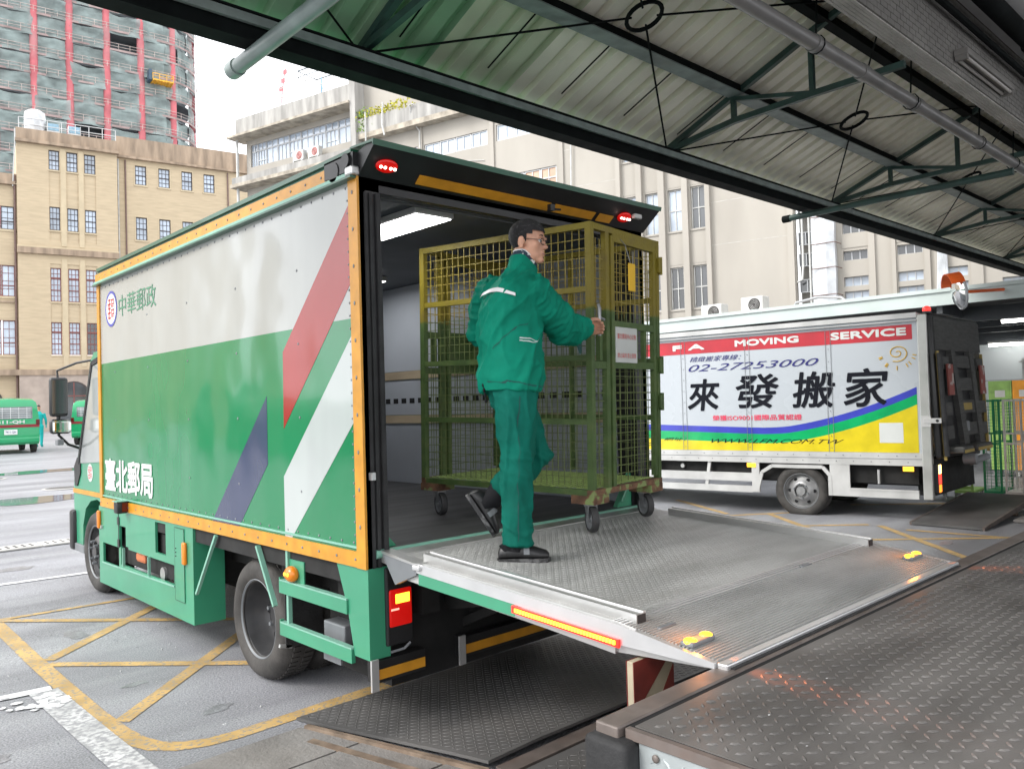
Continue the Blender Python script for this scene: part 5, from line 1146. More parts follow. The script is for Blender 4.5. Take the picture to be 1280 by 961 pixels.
skin = mat('skin', (.47,.25,.165), rough=.5, var=.10, scale=18, coords='obj', bump=.15, bscale=300, spec=.4)
skin.node_tree.nodes['Principled BSDF'].inputs['Subsurface Weight'].default_value = .08
jk = mat('green_work_jacket', (.003,.175,.112), rough=.8, var=.16, scale=5, coords='obj', bump=.12, bscale=240, spec=.12); tr_m = mat('green_work_trousers', (.003,.105,.076), rough=.8, var=.22, scale=4, coords='obj', bump=.15, bscale=240, spec=.12, dirt=.35, dirtcol=(.01,.15,.115), dscale=7)
blkc = mat('black_cloth', (.010,.010,.012), rough=.8, coords='obj', spec=.2); shoe = mat('black_shoe', (.012,.012,.013), rough=.4, coords='obj'); refl = mat('silver_reflective_tape', (.62,.62,.62), rough=.4, coords='obj'); hairm = mat('short_black_hair', (.012,.011,.012), rough=.6, coords='obj', bump=1., bscale=380, patch=((.10,.095,.10), 60, .56, .75))
trim = mat('grey_piping', (.42,.47,.46), rough=.5, coords='obj'); scf = mat('patterned_scarf', (.014,.03,.05), rough=.8, coords='obj', patch=((.5,.52,.5), 45, .56, .60)); dkg = mat('dark_green_lining', (.006,.055,.05), rough=.8, coords='obj')
pe = thing('person', 'worker with glasses in green jacket and trousers pulling the wire cage, one foot lifted', 'person', (.53,-.61,.962), (0,0,rad(-43)))
ph = rad(13); F = V((cos(ph), sin(ph), 0)); LF = V((-sin(ph), cos(ph), 0))       # facing, left
Z = V((0,0,1))
# joints (x right in the picture, y away, z up)
shR, elR, wrR = V((.105,.03,1.425)), V((.285,.235,1.240)), V((.425,.475,1.250))
shL, elL, wrL = V((-.10,.30,1.455)), V((-.18,.42,1.25)), V((.05,.52,1.15))
hipR, knR, anR = V((.005,.035,.90)), V((.0,.03,.49)), V((-.005,.0,.10))
hipL, knL, anL = V((-.03,.19,.90)), V((.115,.235,.525)), V((-.115,.22,.335))
body = MB()
tor = [((-.01,.10,.86),.13,.09), ((-.01,.105,.95),.14,.10), ((-.005,.115,1.10),.145,.11), ((-.005,.12,1.25),.17,.122), ((.0,.13,1.38),.175,.115), ((.02,.135,1.46),.14,.09), ((.045,.14,1.52),.07,.065), ((.075,.145,1.57),.058,.06), ((.10,.15,1.66),.055,.06)]
body.loft([ell(c, LF, F, a, b) for c, a, b in tor])
for h, k, a in ((hipR,knR,anR), (hipL,knL,anL)): limb(body, [h, h.lerp(k,.5), k, k.lerp(a,.35), a], [.075,.07,.055,.052,.038])
for s_, e_, w_ in ((shR,elR,wrR), (shL,elL,wrL)): limb(body, [s_.lerp(V((0,.13,1.40)),.45), s_, s_.lerp(e_,.5), e_, e_.lerp(w_,.4), w_], [.07,.062,.05,.042,.04,.027])
# head
hc = V((.105,.155,1.70)); hy = rad(-24); hf = V((cos(hy), sin(hy), -.10)).normalized(); hl = Z.cross(hf).normalized(); hu = hf.cross(hl)
def H3(x, y, z): return hc+hf*x+hl*y+hu*z
hM = Matrix((hf, hl, hu)).transposed().to_4x4(); hM.translation = hc
def hb_(c, r, tilt=0):
    st = len(body.v); body.ball((0,0,0), r, 20, 14)
    body.xf(hM @ Matrix.Translation(c) @ Matrix.Rotation(tilt, 4, 'Y'), st)
for c, r in (((-.015,0,.03),(.098,.078,.088)), ((.032,0,-.02),(.062,.063,.078)), ((.030,0,-.072),(.058,.053,.042)), ((.070,0,-.100),(.024,.026,.020)), ((-.02,0,-.05),(.06,.055,.06)),
             ((.088,0,-.010),(.012,.009,.026)), ((.100,0,-.030),(.016,.012,.013)), ((.094,.011,-.034),(.010,.008,.008)), ((.094,-.011,-.034),(.010,.008,.008)),
             ((.078,.030,.022),(.014,.024,.008)), ((.078,-.030,.022),(.014,.024,.008)), ((.088,0,-.062),(.010,.022,.006)), ((.086,0,-.073),(.010,.019,.007)),
             ((.055,.043,-.022),(.026,.020,.022)), ((.055,-.043,-.022),(.026,.020,.022)), ((-.012,.080,-.012),(.020,.009,.034)), ((-.012,-.080,-.012),(.020,.009,.034)), ((-.008,.078,-.038),(.012,.009,.013)), ((-.008,-.078,-.038),(.012,.009,.013))): hb_(c, r)
limb(body, [H3(-.022,0,-.06), V((.06,.145,1.54))], [.052,.058], 18)
# hands: palm and five separate fingers closed round the post
def hand(mb, wr, palm_end, pn, grip_r, spread=.019, thumb=1):
    """wr wrist, palm_end knuckle centre, pn direction from back of hand to palm side"""
    d = (palm_end-wr).normalized(); sd_ = d.cross(pn).normalized()*thumb
    mb.loft([ell(wr+d*t, sd_, pn, a, b, 14) for t, a, b in ((-.01,.026,.022), (.03,.034,.020), (.065,.040,.018), (.09,.040,.015))])
    for i in range(4):
        off_ = (i-1.5)*spread; L3 = ((.036,.024,.018), (.040,.027,.02), (.038,.025,.019), (.030,.020,.016))[i]
        p = wr+d*.088+sd_*off_; pts = [p-d*.02, p]; ang = 0
        for l, a in zip(L3, (55, 62, 50)):
            ang += rad(a*(1-.04*i)); p = p+(d*cos(ang)+pn*sin(ang))*l; pts.append(p)
        mb.tube(pts, [.0100, .0100, .0090, .0084, .0070], 10)
    tb_ = wr+d*.03+sd_*-.030; mb.tube([tb_, tb_-sd_*.022+d*.022+pn*.018, tb_-sd_*.020+d*.045+pn*.034, tb_-sd_*.010+d*.062+pn*.040], [.015,.013,.011,.0085], 10)
dr_ = (wrR-elR).normalized(); palmR = wrR+V((.085,.075,.005)).normalized()*.09
hm = MB(); hand(hm, wrR+dr_*.005, palmR, V((.45,-.65,-.05)).normalized(), .02)
hmL = MB(); hand(hmL, wrL, wrL+V((.08,.05,.03)), V((.3,.2,-.9)).normalized(), .02)
bme = remesh(body, .0062, 5, .55)
for hme in (hm, hmL):
    h_ = remesh(hme, .0032, 3, .5); bm = bmesh.new(); bm.from_mesh(bme); bm.from_mesh(h_); bm.to_mesh(bme); bm.free()
bme.name = 'body'; bme.materials.clear(); bme.materials.append(skin); bme.shade_smooth()
bo = link('body', bme, pe)
# jacket
jm = MB()
jt = [((-.012,.105,.905),.192,.162), ((-.018,.11,.97),.200,.170), ((-.01,.115,1.08),.192,.162), ((-.012,.12,1.20),.200,.164), ((-.012,.125,1.32),.212,.160), ((.0,.135,1.41),.205,.145), ((.02,.138,1.48),.160,.118), ((.045,.143,1.53),.092,.090), ((.062,.148,1.565),.074,.076)]
jm.loft([ell((V(c)+Z*(.03*(1-i)-.045*(1-i) if i < 2 else 0)), LF, F, a, b, 32, 2.2) for i, (c, a, b) in enumerate(jt)])
for s_, e_, w_ in ((shR,elR,wrR), (shL,elL,wrL)):
    limb(jm, [s_.lerp(V((.0,.13,1.36)),.5), s_+Z*-.004, s_.lerp(e_,.5)-Z*.006, e_-Z*.010, e_.lerp(w_,.45)-Z*.010, e_.lerp(w_,.94)-Z*.004], [.100,.100,.098,.090,.080,.062], 18)
jme = remesh(jm, .0085, 7, .55); from mathutils.bvhtree import BVHTree
bt0 = BVHTree.FromPolygons([v.co.copy() for v in jme.vertices], [tuple(p.vertices) for p in jme.polygons])
fold(jme, .004, (7,7,7), 1)
def ridge(x, k=2.6): return (1-min(1, abs(x)*k))**2-.22
def seg_t(p, a, b):
    d = b-a; t = max(0, min(1, (p-a).dot(d)/d.length_squared)); return t, (p-(a+d*t)).length
def jfold(p):
    t1, d1 = seg_t(p, shR, elR); t2, d2 = seg_t(p, elR, wrR); t3, d3 = seg_t(p, shL, elL)
    u, w_ = .80*p.x-.60*p.z, -.60*p.x-.80*p.z
    body_ = .0125*ridge(noise.noise(V((u*12, p.y*6, w_*2.4))))+.006*ridge(noise.noise(V((p.x*10+3, p.y*10, p.z*3))))
    hem_ = .006*max(0, 1-abs(p.z-.97)/.09)*noise.noise(V((p.x*14, p.y*14, 2)))
    k = max(0, min(1, (.125-min(d1, d2, d3))/.03)) if p.x > .13 or p.x < -.13 else 0
    s_ = t1 if d1 < d2 else 1+t2
    arm_ = .0115*ridge(noise.noise(V((s_*4.6+p.z*4, p.z*7+s_*2, p.x*3))))+.006*ridge(noise.noise(V((s_*9, p.z*14, 7))))
    return 1.5*(body_*(1-k)+arm_*k)+hem_+.0012*noise.noise(p*40)
fold(jme, 0, (1,1,1), 0, jfold)
jme.name = 'jacket'; jme.materials.clear(); jme.materials.append(jk); jme.shade_smooth(); jo = link('jacket', jme, bo)
# hem, cuffs, collar, tape, pocket
from mathutils.bvhtree import BVHTree
def surf(me):
    return BVHTree.FromPolygons([v.co.copy() for v in me.vertices], [tuple(p.vertices) for p in me.polygons])
bt = surf(jme)
def ribbon(bvh, pts, w_, m, name, par, up_=Z, lift_=.003, away=None):
    """a strip laid on the cloth surface"""
    L2 = []; pts = [V(p) for p in pts]; P2 = []
    for a, b in zip(pts[:-1], pts[1:]): P2 += [a.lerp(b, k/6) for k in range(6)]
    P2.append(pts[-1])
    for p in P2:
        for s_ in (-.5, .5):
            q = p+V(up_)*(w_*s_); loc, nrm, i, d = bvh.find_nearest(q); L2.append(loc+nrm*lift_)
    mb = MB().add(L2, [(2*i,2*i+1,2*i+3,2*i+2) for i in range(len(P2)-1)]); return mb.build(name, m, par, smooth=60)
ribbon(bt0, [(-.16,.16,1.405), (-.12,.05,1.405), (-.05,-.02,1.40), (.02,-.07,1.38)], .017, refl, 'reflective_tape', jo, lift_=.0165)
ribbon(bt, [(.045,-.10,1.150), (.10,-.08,1.147), (.17,-.02,1.143)], .005, trim, 'pocket_piping', jo); ribbon(bt, [(.045,-.10,1.162), (.10,-.08,1.158), (.17,-.02,1.146)], .004, trim, 'pocket_piping', jo)
ribbon(bt, [(.105,-.10,1.24), (.0,-.12,1.20), (-.12,-.06,1.11)], .005, dkg, 'seam', jo); ribbon(bt, [(-.10,.0,.955), (.0,-.08,.935), (.10,-.06,.915), (.19,.06,.90)], .006, dkg, 'hem_seam', jo)
cu = MB(); d_ = dr_; c0 = elR.lerp(wrR,.95)-Z*.004; cu.tube([c0-d_*.02, c0+d_*.006, c0+d_*.018], [.053,.050,.042], 20, cap=True); cu.build('cuff', dkg, jo, smooth=60)
MB().tube([c0+d_*.008, c0+d_*.013], [.0505,.049], 20).build('cuff_piping', trim, jo, smooth=60)
MB().loft([ell(c0-d_*.10-Z*.045, V((0,0,1)), V((.5,.8,0)), .03, .04, 14), ell(c0-d_*.07-Z*.085, Z, V((.5,.8,0)), .035, .035, 14), ell(c0-d_*.06-Z*.135, Z, V((.5,.8,0)), .012, .02, 14)]).build('hanging_sleeve_lining', dkg, jo, smooth=60)
cl = MB(); st = []
for c, a, b in (((.050,.145,1.52),.090,.088), ((.060,.147,1.555),.076,.080), ((.074,.150,1.622),.072,.075), ((.074,.150,1.625),.064,.067), ((.062,.147,1.55),.060,.064)): st.append([q-F*0 + V((0,0,-.060*max(0,(q-V(c)).dot(F)+.02)/.07)) for q in ell(c, LF, F, a, b, 30)])
cl.loft(st, cap=False); cme = cl.build('collar', jk, jo, smooth=70)
sc_ = MB(); st = [[q+V((0,0,-.062*max(0,(q-V(c)).dot(F)+.02)/.07)) for q in ell(c, LF, F, a, b, 30)] for c, a, b in (((.062,.147,1.54),.071,.075), ((.078,.151,1.632),.0675,.0705), ((.082,.152,1.646),.061,.064), ((.07,.148,1.56),.055,.058))]
sc_.loft(st, cap=False).build('scarf', scf, bo, smooth=70)
MB().tube([q+V((0,0,.003)) for q in st[2]], .0035, 6, close=True).build('scarf_edge', refl, bo, smooth=60)
# trousers
tm = MB()
tm.loft([ell(c, LF, F, a, b, 28) for c, a, b in (((-.005,.10,.80),.165,.120), ((-.005,.105,.88),.172,.128), ((-.01,.108,.97),.168,.126))])
limb(tm, [hipR+Z*-.0, hipR.lerp(knR,.35), hipR.lerp(knR,.75)+F*.004, knR, knR.lerp(anR,.4), knR.lerp(anR,.85), V((-.006,.0,.085))], [.112,.108,.092,.086,.082,.078,.080], 20)
limb(tm, [hipL+Z*-.0, hipL.lerp(knL,.4), knL+F*.0, knL.lerp(anL,.4), knL.lerp(anL,.95)], [.112,.102,.085,.082,.066], 20)
tme = remesh(tm, .0085, 6, .55); fold(tme, .003, (8,8,6), 4)
def tfold(p):
    k = max(0, 1-abs(p.z-.14)/.20); k2 = max(0, 1-abs(p.z-.50)/.16); k3 = max(0, 1-abs(p.z-.86)/.14)
    long_ = .010*ridge(noise.noise(V((p.x*13, p.y*13, p.z*2.6+5))))
    cross = .012*ridge(noise.noise(V((p.x*5, p.y*5, p.z*17+p.x*9))))
    return 1.3*long_*(1-.6*k)+1.2*cross*(k*1.1+k2*.8+k3*.5)+.0012*noise.noise(p*40)
fold(tme, 0, (1,1,1), 0, tfold)
tme.name = 'trousers'; tme.materials.clear(); tme.materials.append(tr_m); tme.shade_smooth(); to_ = link('trousers', tme, bo)
btt = surf(tme)
ribbon(btt, [(.03,-.08,.86), (.02,-.09,.7), (.01,-.09,.5), (.0,-.09,.3), (.0,-.09,.12)], .006, dkg, 'side_seam', to_, up_=(1,0,0))
for k in range(5): MB().ball((-.165+.004*k, .03, .955-.028*k), (.008,.012,.014), 8, 6).build('belt_loop', blkc, to_)
# shoes: foot sole on the deck; the other lifted, heel up
def shoe_mesh(M_, name='shoe'):
    mb = MB(); prof = [(-.115,.028,.030,.030), (-.105,.040,.046,.036), (-.06,.046,.058,.038), (.0,.046,.060,.040), (.05,.040,.048,.045), (.10,.036,.036,.046), (.135,.032,.028,.038), (.15,.028,.016,.022)]
    rings = []
    for x, zc_, hz, wy in prof: rings.append([V((x, wy*cos(t), zc_+hz*(sin(t) if sin(t) > 0 else .45*sin(t)))) for t in [2*pi*k/20 for k in range(20)]])
    mb.loft(rings).xf(M_); o = mb.build(name, shoe, bo, smooth=50)
    sm_ = MB(); P2 = [(-.122,.0), (-.11,.032), (-.05,.036), (.03,.040), (.09,.050), (.14,.038), (.157,.0)]; P2 = P2+[(x,-y) for x, y in P2[::-1][1:-1]]
    sm_.prism(P2, .0, .022, 'z'); sm_.xf(M_).build('sole', mat('sole_rubber', (.02,.02,.021), rough=.5, coords='obj', patch=((.10,.10,.10), 30, .5, .6)), o, smooth=40)
    st_ = MB(); [st_.mat(0)]; st_.loft([[V((.018+.03*(1 if k < 2 else -0)*0, .049*cos(t), .050+.056*sin(t))) + V((.03*u,0,-.004)) for t in [pi*q/10 for q in range(11)]] for k, u in ((0,0), (1,1))], cap=False); st_.xf(M_).build('strap', mat('grey_strap', (.16,.17,.18), rough=.4, coords='obj'), o)
    return o
A1 = Matrix.Translation((.008,.0,.0)) @ Matrix.Rotation(rad(-2), 4, 'Z')
shoe_mesh(A1)
MB().tube([V((-.06,0,.10)), V((-.05,.0,.07))], [.045,.042], 14).tube([(-.01,0,.14), (-.02,0,.06)], [.046,.048], 16).build('sock', blkc, bo, smooth=60)
A2 = Matrix.Translation((-.195,.20,.245)) @ Matrix.Rotation(rad(8), 4, 'Z') @ Matrix.Rotation(rad(58), 4, 'Y') @ Matrix.Translation((-.0,0,-.03))
shoe_mesh(A2)
MB().tube([anL+(knL-anL)*.08, anL+V((-.02,-.005,-.03)), V((-.195,.20,.275))], [.060,.058,.045], 14).build('sock', blkc, bo, smooth=60)
# hair, glasses, eyes
hm_ = MB().ball((0,0,0), (1,1,1), 40, 28); V2 = []
for v in hm_.v:
    v = V(v); q = V((-.015+v.x*.1045, v.y*.0835, .033+v.z*.0925)); q += v*.0022*noise.noise(v*14); V2.append(q)
keep = []
for f in hm_.f:
    c = sum((V2[i] for i in f), V())/len(f)
    line = .052+.25*max(0, c.x-.03)*.4 if c.x > .035 else (.012 if c.x > .0 else (-.075 if c.x < -.03 else -.01))
    if abs(c.y) > .05 and .0 < c.x < .05: line = .035 if c.x > .02 else -.005
    if c.z > line: keep.append(f)
hm_.v = [tuple(v) for v in V2]; hm_.f = keep; hm_.m = [0]*len(keep); hm_.xf(hM); ho = hm_.build('hair', hairm, bo, smooth=60)
gl = MB(); blkf = mat('black_glasses_frame', (.01,.01,.01), rough=.3, coords='obj')
for s_ in (-1, 1):
    gl.tube([H3(.099-.008*abs(cos(t)), s_*.031+.024*cos(t), -.004+.017*sin(t)) for t in [2*pi*k/18 for k in range(18)]], .0022, 6, close=True)
    gl.tube([H3(.090, s_*.054, .002), H3(.05, s_*.074, .004), H3(-.01, s_*.082, .006), H3(-.022, s_*.082, -.01)], .0018, 6)
gl.tube([H3(.098, -.008, .0), H3(.100, 0, .003), H3(.098, .008, .0)], .0018, 6); gl.build('glasses', blkf, bo, smooth=60)
for s_ in (-1, 1):
    MB().ball(H3(.076, s_*.031, .0), .0125, 12, 8).build('eye', mat('eye_white', (.5,.45,.42), rough=.3, coords='obj'), bo, smooth=60); MB().ball(H3(.0865, s_*.031-.001, -.002), (.004,.005,.005), 10, 6).build('iris', mat('dark_iris', (.01,.008,.006), rough=.1, coords='obj'), bo, smooth=60)
    MB().tube([H3(.086, s_*.015, .027), H3(.089, s_*.032, .031), H3(.078, s_*.048, .026)], [.002,.0035,.0015], 6).build('eyebrow', hairm, bo)
MB().tube([H3(.093,-.020,-.067), H3(.099,0,-.067), H3(.093,.020,-.067)], .0018, 6).build('lip_line', mat('lip_shadow', (.25,.10,.09), rough=.6, coords='obj'), bo)
# ================================================================ MOVING TRUCK (local: x to its right side, y forward, side face at x=0)
mwh = mat('white_box_skin', (.42,.45,.48), rough=.28, var=.03, scale=.6, coords='obj', dirt=.08, dirtcol=(.5,.5,.5)); mrd = mat('red_banner', (.42,.012,.025), rough=.4, coords='obj'); mye = mat('yellow_banner', (.62,.50,.015), rough=.3, coords='obj', coat=.3); mgr = mat('green_banner', (.0,.33,.10), rough=.3, coords='obj', coat=.3); mbl = mat('blue_banner', (.04,.05,.38), rough=.3, coords='obj', coat=.3)
nvy = mat('navy_print', (.010,.010,.13), rough=.5, coords='obj'); blt = mat('black_brush_print', (.010,.011,.016), rough=.8, coords='obj', spec=.1); rpt = mat('pink_red_print', (.70,.04,.10), rough=.5, coords='obj'); sil = mat('scuffed_silver_post', (.44,.44,.42), rough=.38, metal=.5, var=.2, scale=2, coords='obj', dirt=.3, dirtcol=(.35,.42,.33)); osu = mat('orange_sun_print', (.62,.40,.05), rough=.5, coords='obj')
mwt = mat('white_rail_paint', (.47,.47,.46), rough=.4, coords='obj', dirt=.15, dirtcol=(.35,.34,.32)); mt_ = thing('moving_truck', 'white box truck with red banner and black Chinese characters, tail plate folded up', 'truck', (8.983,2.206,0), (0,0,rad(8.25)))
Y0, Y1 = -1.70, 3.6
bx = MB().box(0, 2.2, Y0, Y1, .87, 2.80); bo2 = bx.build('cargo_box', mwh, mt_)
def mf(a, b, z0, z1, m, x=-.003, name='banner'): return MB().box(x, -.0005, a, b, z0, z1).build(name, m, bo2)
mf(-1.61, Y1, 2.507, 2.715, mrd)
def curve(u):      # height of the blue band's top edge at y=u
    t = (u+1.64)/3.95; return 1.30+.13*max(0, 1-t*2.2)**1.0*1.0 + .42*max(0, 1-t*1.75)**2 + .13*max(0, t-.55)
def cband(za, zb, m, x):
    mb = MB(); N_ = 48
    for k in range(N_+1):
        u = -1.64+(Y1+1.64)*k/N_; mb.v += [(x,u,za(u)), (x,u,zb(u)), (-.0005,u,zb(u)), (-.0005,u,za(u))]
    for k in range(N_):
        o = k*4; mb.f += [(o,o+4,o+5,o+1), (o+1,o+5,o+6,o+2), (o+3,o+7,o+4,o)]; mb.m += [0]*3
    mb.build('banner', m, bo2)
cband(lambda u: curve(u)-.10, lambda u: curve(u), mbl, -.003); cband(lambda u: curve(u)-.24, lambda u: curve(u)-.10, mgr, -.0035); cband(lambda u: .945, lambda u: curve(u)-.24, mye, -.004)
# letters; y runs from left (large y) to right
def ml(t, ya, yb, z0, z1, m, **k): lettering(t, sidef(-.006, ya, yb, z0, z1), m, bo2, **k)
ml('F A', 2.02, 1.47, 2.575, 2.655, wltr, fat=.008); ml('MOVING', .94, -.05, 2.580, 2.668, wltr, fat=.008); ml('SERVICE', -.53, -1.53, 2.575, 2.672, wltr, fat=.008)
ml('精緻搬家專線：', 1.73, .85, 2.37, 2.455, nvy, shear=.35); ml('02-27253000', 1.76, -.34, 2.215, 2.325, nvy, shear=.35)
for ch, ya, yb, z0, z1 in (('來',1.78,1.24,1.585,2.08), ('發',.95,.28,1.61,2.12), ('搬',.06,-.55,1.60,2.12), ('家',-.68,-1.27,1.60,2.13)): ml(ch, ya, yb, z0, z1, blt, fat=.011, shear=.12)
ml('榮獲ISO9001國際品質認證', 1.36, -.06, 1.415, 1.50, rpt, fat=.0012); ml('網址：', 2.25, 1.83, 1.09, 1.145, blt, shear=.3); ml('WWW.LFM.COM.TW', 1.40, -.66, 1.06, 1.125, blt, shear=.5)
mf(-1.45, -1.14, 1.08, 1.36, wltr, -.006, 'blank_sticker')
mb = MB(); sc_c = (-1.41, 2.33)      # hand drawn sun: spiral and rays
mb.tube([(-.006, sc_c[0]+(.02+.0125*t)*cos(t*1.0+1), sc_c[1]+(.015+.0105*t)*sin(t*1.0+1)) for t in [k*.4 for k in range(27)]], .007, 4)
for k in range(9): a = pi*.75+k*pi*.19; mb.tube([(-.006, sc_c[0]-.20*cos(a+pi), sc_c[1]-.18*abs(sin(a))*(1) ), (-.006, sc_c[0]-.25*cos(a+pi), sc_c[1]-.24*abs(sin(a)))], .007, 4)
mb.build('sun_drawing', osu, bo2)
for y in (1.85, .755, -.48):
        for s_ in (-.036, .036): MB().box(-.0095, -.0081, y+s_-.003, y+s_+.003, .88, 2.72).build('joint_edge', gpl, bo2)
mb = MB()
for y in (1.85, .755, -.48):
    for k in range(10): mb.ball((-.010,y,1.0+k*.18), (.004,.007,.007), 5, 4)
for k in range(22): mb.ball((-.03,Y0+.1+k*.24,.90), (.004,.008,.008), 5, 4); mb.ball((-.03,Y0+.2+k*.24,.815), (.004,.008,.008), 5, 4)
mb.build('rivets', gpl, mt_, kind='stuff')
MB().box(-.025, .0, Y0+.02, Y1, .765, .94).build('bottom_rail', mwt, mt_); MB().box(-.028, -.0251, Y0+.02, Y1, .855, .862).build('rail_line', gpl, mt_)
MB().box(-.05, .02, Y0+.02, Y1, 2.80, 2.87).box(-.055, -.0, Y0+.02, Y1, 2.755, 2.768).build('top_rail', mwt, mt_); MB().box(0, 2.2, Y0, Y1, 2.801, 2.86).build('roof', mwt, mt_)
MB().bbox(-.045, .08, Y0-.10, Y0+.02, .31, 2.84, .012).build('rear_post', sil, mt_); MB().bbox(2.12, 2.25, Y0-.10, Y0+.02, .31, 2.84, .012).build('rear_post', sil, mt_)
br = MB().bbox(-.055, -.046, Y0-.11, Y0+.01, 1.30, 1.45, .004).build('hinge_plate', mwt, mt_); MB().bbox(-.062, -.054, Y0-.24, Y0-.02, 1.35, 1.42, .004).build('hinge_arm', mwt, br); MB().tube([(-.068,Y0-.19,1.385),(-.05,Y0-.19,1.385)], .02, 10).build('pin', bkp, br)
# skirts
MB().box(-.02, .02, -1.62, -.72, .31, .43).box(-.026, -.0201, -1.62, -.72, .405, .43).build('lower_rail', mwt, mt_); MB().box(-.02, .01, -.72, -.44, .31, .765).build('skirt_panel', mwt, mt_)
mb = MB(); pts = [(-.44,.31), (-.44,.60), (-.34,.72), (.42,.72), (.58,.62), (.66,.33)]
for a, b in zip(pts[:-1], pts[1:]): mb.bar((-.005,a[0],a[1]), (-.005,b[0],b[1]), .05, .04, (1,0,0))
mb.build('wheel_arch', mwt, mt_); MB().box(-.02, .01, .62, .74, .31, .765).build('skirt_panel', mwt, mt_)
for z0, z1 in ((.47,.60), (.30,.40)): MB().box(-.02, .02, .74, 2.9, z0, z1).build('side_rail', mwt, mt_)
for y in (1.5, 2.4): MB().bar((0,y,.40), (0.02,y-.05,.765), .05, .03, (1,0,0)).build('rail_strut', mwt, mt_)
MB().box(.1, 2.1, -1.6, 3.5, .5, .76).box(.4, 1.8, -1.7, 5.3, .45, .6).build('chassis', chs, mt_); MB().tube([(.03,-1.1,.5),(.03,-1.1,.7)], .02, 8).tube([(.05,1.95,.68),(.12,1.95,.68)], .035, 10).build('tank_fitting', alm, mt_, smooth=40)
for y in (.74, -1.50): MB().bbox(-.032, -.02, y-.07, y+.07, .69, .755, .005).build('side_lamp', mat('amber_side_lens', (.9,.45,.02), rough=.3, emit=(1,.5,.04), estr=.9), mt_)
mrim = mat('silver_wheel_rim', (.30,.30,.30), rough=.4, metal=.4, var=.2, scale=5, coords='obj', dirt=.5, dirtcol=(.05,.05,.05), dscale=8)
wheel(.03, .0, .352, R=.352, par=mt_, rm=mrim); wheel(2.17, .0, .352, R=.352, sgn=1, par=mt_); wheel(.08, 3.9, .40, R=.36, par=mt_); wheel(2.12, 3.9, .40, R=.36, sgn=1, par=mt_)
cb2 = MB().prism([(3.65,.5), (3.65,2.2), (3.8,2.35), (4.3,2.35), (4.75,1.4), (4.85,1.2), (4.85,.4), (4.25,.4), (4.2,.75), (3.6+.0,.78)], .08, 2.12, 'x').build('cab', mwt, mt_); MB().prism([(3.75,1.35), (3.75,2.1), (4.2,2.15), (4.6,1.4)], .07, .079, 'x').build('side_window', glassd, cb2); MB().box(.05, 2.15, 4.8, 4.9, .35, .6).build('bumper', bkp, cb2)
# folded tail plate with ribs, seen from behind
tp = link('tail_plate', None, mt_, (.0,Y0-.20,0), (rad(-2),0,rad(-6)))
rbs = mat('dark_rubbed_plate', (.050,.050,.048), rough=.6, var=.25, scale=5, coords='obj', stretch=(1,1,6)); ytr = mat('dull_yellow_edge', (.30,.22,.06), rough=.6, coords='obj'); chv = mat('dull_red_white_reflector', (.20,.05,.04), rough=.5, coords='obj', patch=((.36,.32,.30), 7, .55, .58))
MB().bbox(.0, 2.2, -.05, .05, .86, 2.86, .05).build('plate', bkp, tp, smooth=40); MB().box(.06, 2.16, -.058, -.05, 2.35, 2.80).build('plate_face', rbs, tp)
for xa, xb in ((.07,.10), (2.12,2.15)): MB().box(xa, xb, -.085, -.05, .84, 2.33).build('edge_strip', ytr, tp)
for xa, xb, w0 in ((.50,.95,.18), (1.35,1.7,.18)): MB().prism([(xa,2.35), (xa+w0,2.35), (xb+w0*.6,.95), (xb-.12,.95)], -.12, -.051, 'y').build('rib', rbs, tp)
for i, z in enumerate((2.30, 1.98, 1.66, 1.34, 1.04)):
    MB().box(.70+.05*i, 1.45+.03*i, -.10, -.052, z-.20, z-.02).build('cross_rib', rbs, tp)
    if i in (0, 2, 3): MB().box(.14, .48, -.09, -.052, z-.22, z-.04).build('cross_rib', rbs, tp); MB().box(1.78, 2.10, -.09, -.052, z-.22, z-.04).build('cross_rib', rbs, tp)
for xa in (.26, 1.80): MB().box(xa, xa+.24, -.13, -.11, 1.72, 2.15).build('reflector', chv, tp)
MB().box(.78, 1.30, -.115, -.101, 1.50, 1.60).build('reflector', ytr, tp); MB().box(.88, 1.14, -.108, -.101, 1.20, 1.34).build('worn_label', gpl, tp)
for xa, xb in ((.13,.55), (.75,1.45)): MB().bbox(xa, xb, -.30, -.06, .93, 1.02, .02).build('step', rbs, tp); MB().box(xa, xb, -.303, -.2995, .935, .975).build('step_tape', ytr, tp)
MB().tube([(.75,-.2,.78), (1.5,-.2,.80)], .05, 10).tube([(.7,-.28,.82), (.7,-.12,.82)], .075, 14).build('torsion_bar', gpl, tp, smooth=40)
MB().box(.2, 2.0, .12, .35, .35, .85).build('lift_box', chs, tp)
MB().tube([(.05,-.10,.9),(.05,-.10,2.3)], .035, 8).build('cable', rub, tp, smooth=50)
for x, lit in ((.03,1), (1.98,0)):
    e = MB().bbox(x, x+.14, Y0-.16, Y0-.08, .40, .79, .008).build('tail_lamp', bkp, mt_)
    for z0, z1, m in ((.66,.78,mat('lit_yellow_lens', (.9,.6,.2), emit=(1,.62,.18), estr=3.2)), (.52,.65,mat('lit_red_lens', (.7,.02,.02), emit=(1,.03,.02), estr=2)), (.41,.51,mat('lit_orange_lens', (.8,.2,.02), emit=(1,.22,.02), estr=1.5))): MB().bbox(x+.01, x+.13, Y0-.172, Y0-.158, z0, z1, .004).build('lens', m, e)
MB().tube([(.02,Y0-.10,2.85),(.02,Y0-.10,2.875)], .06, 14).build('beacon_base', bkp, mt_); MB().ball((.02,Y0-.10,2.90), (.055,.055,.05), 14, 10).build('beacon_lamp', mat('dim_red_beacon', (.5,.02,.02), rough=.2, emit=(1,.05,.04), estr=.9), mt_, smooth=60)

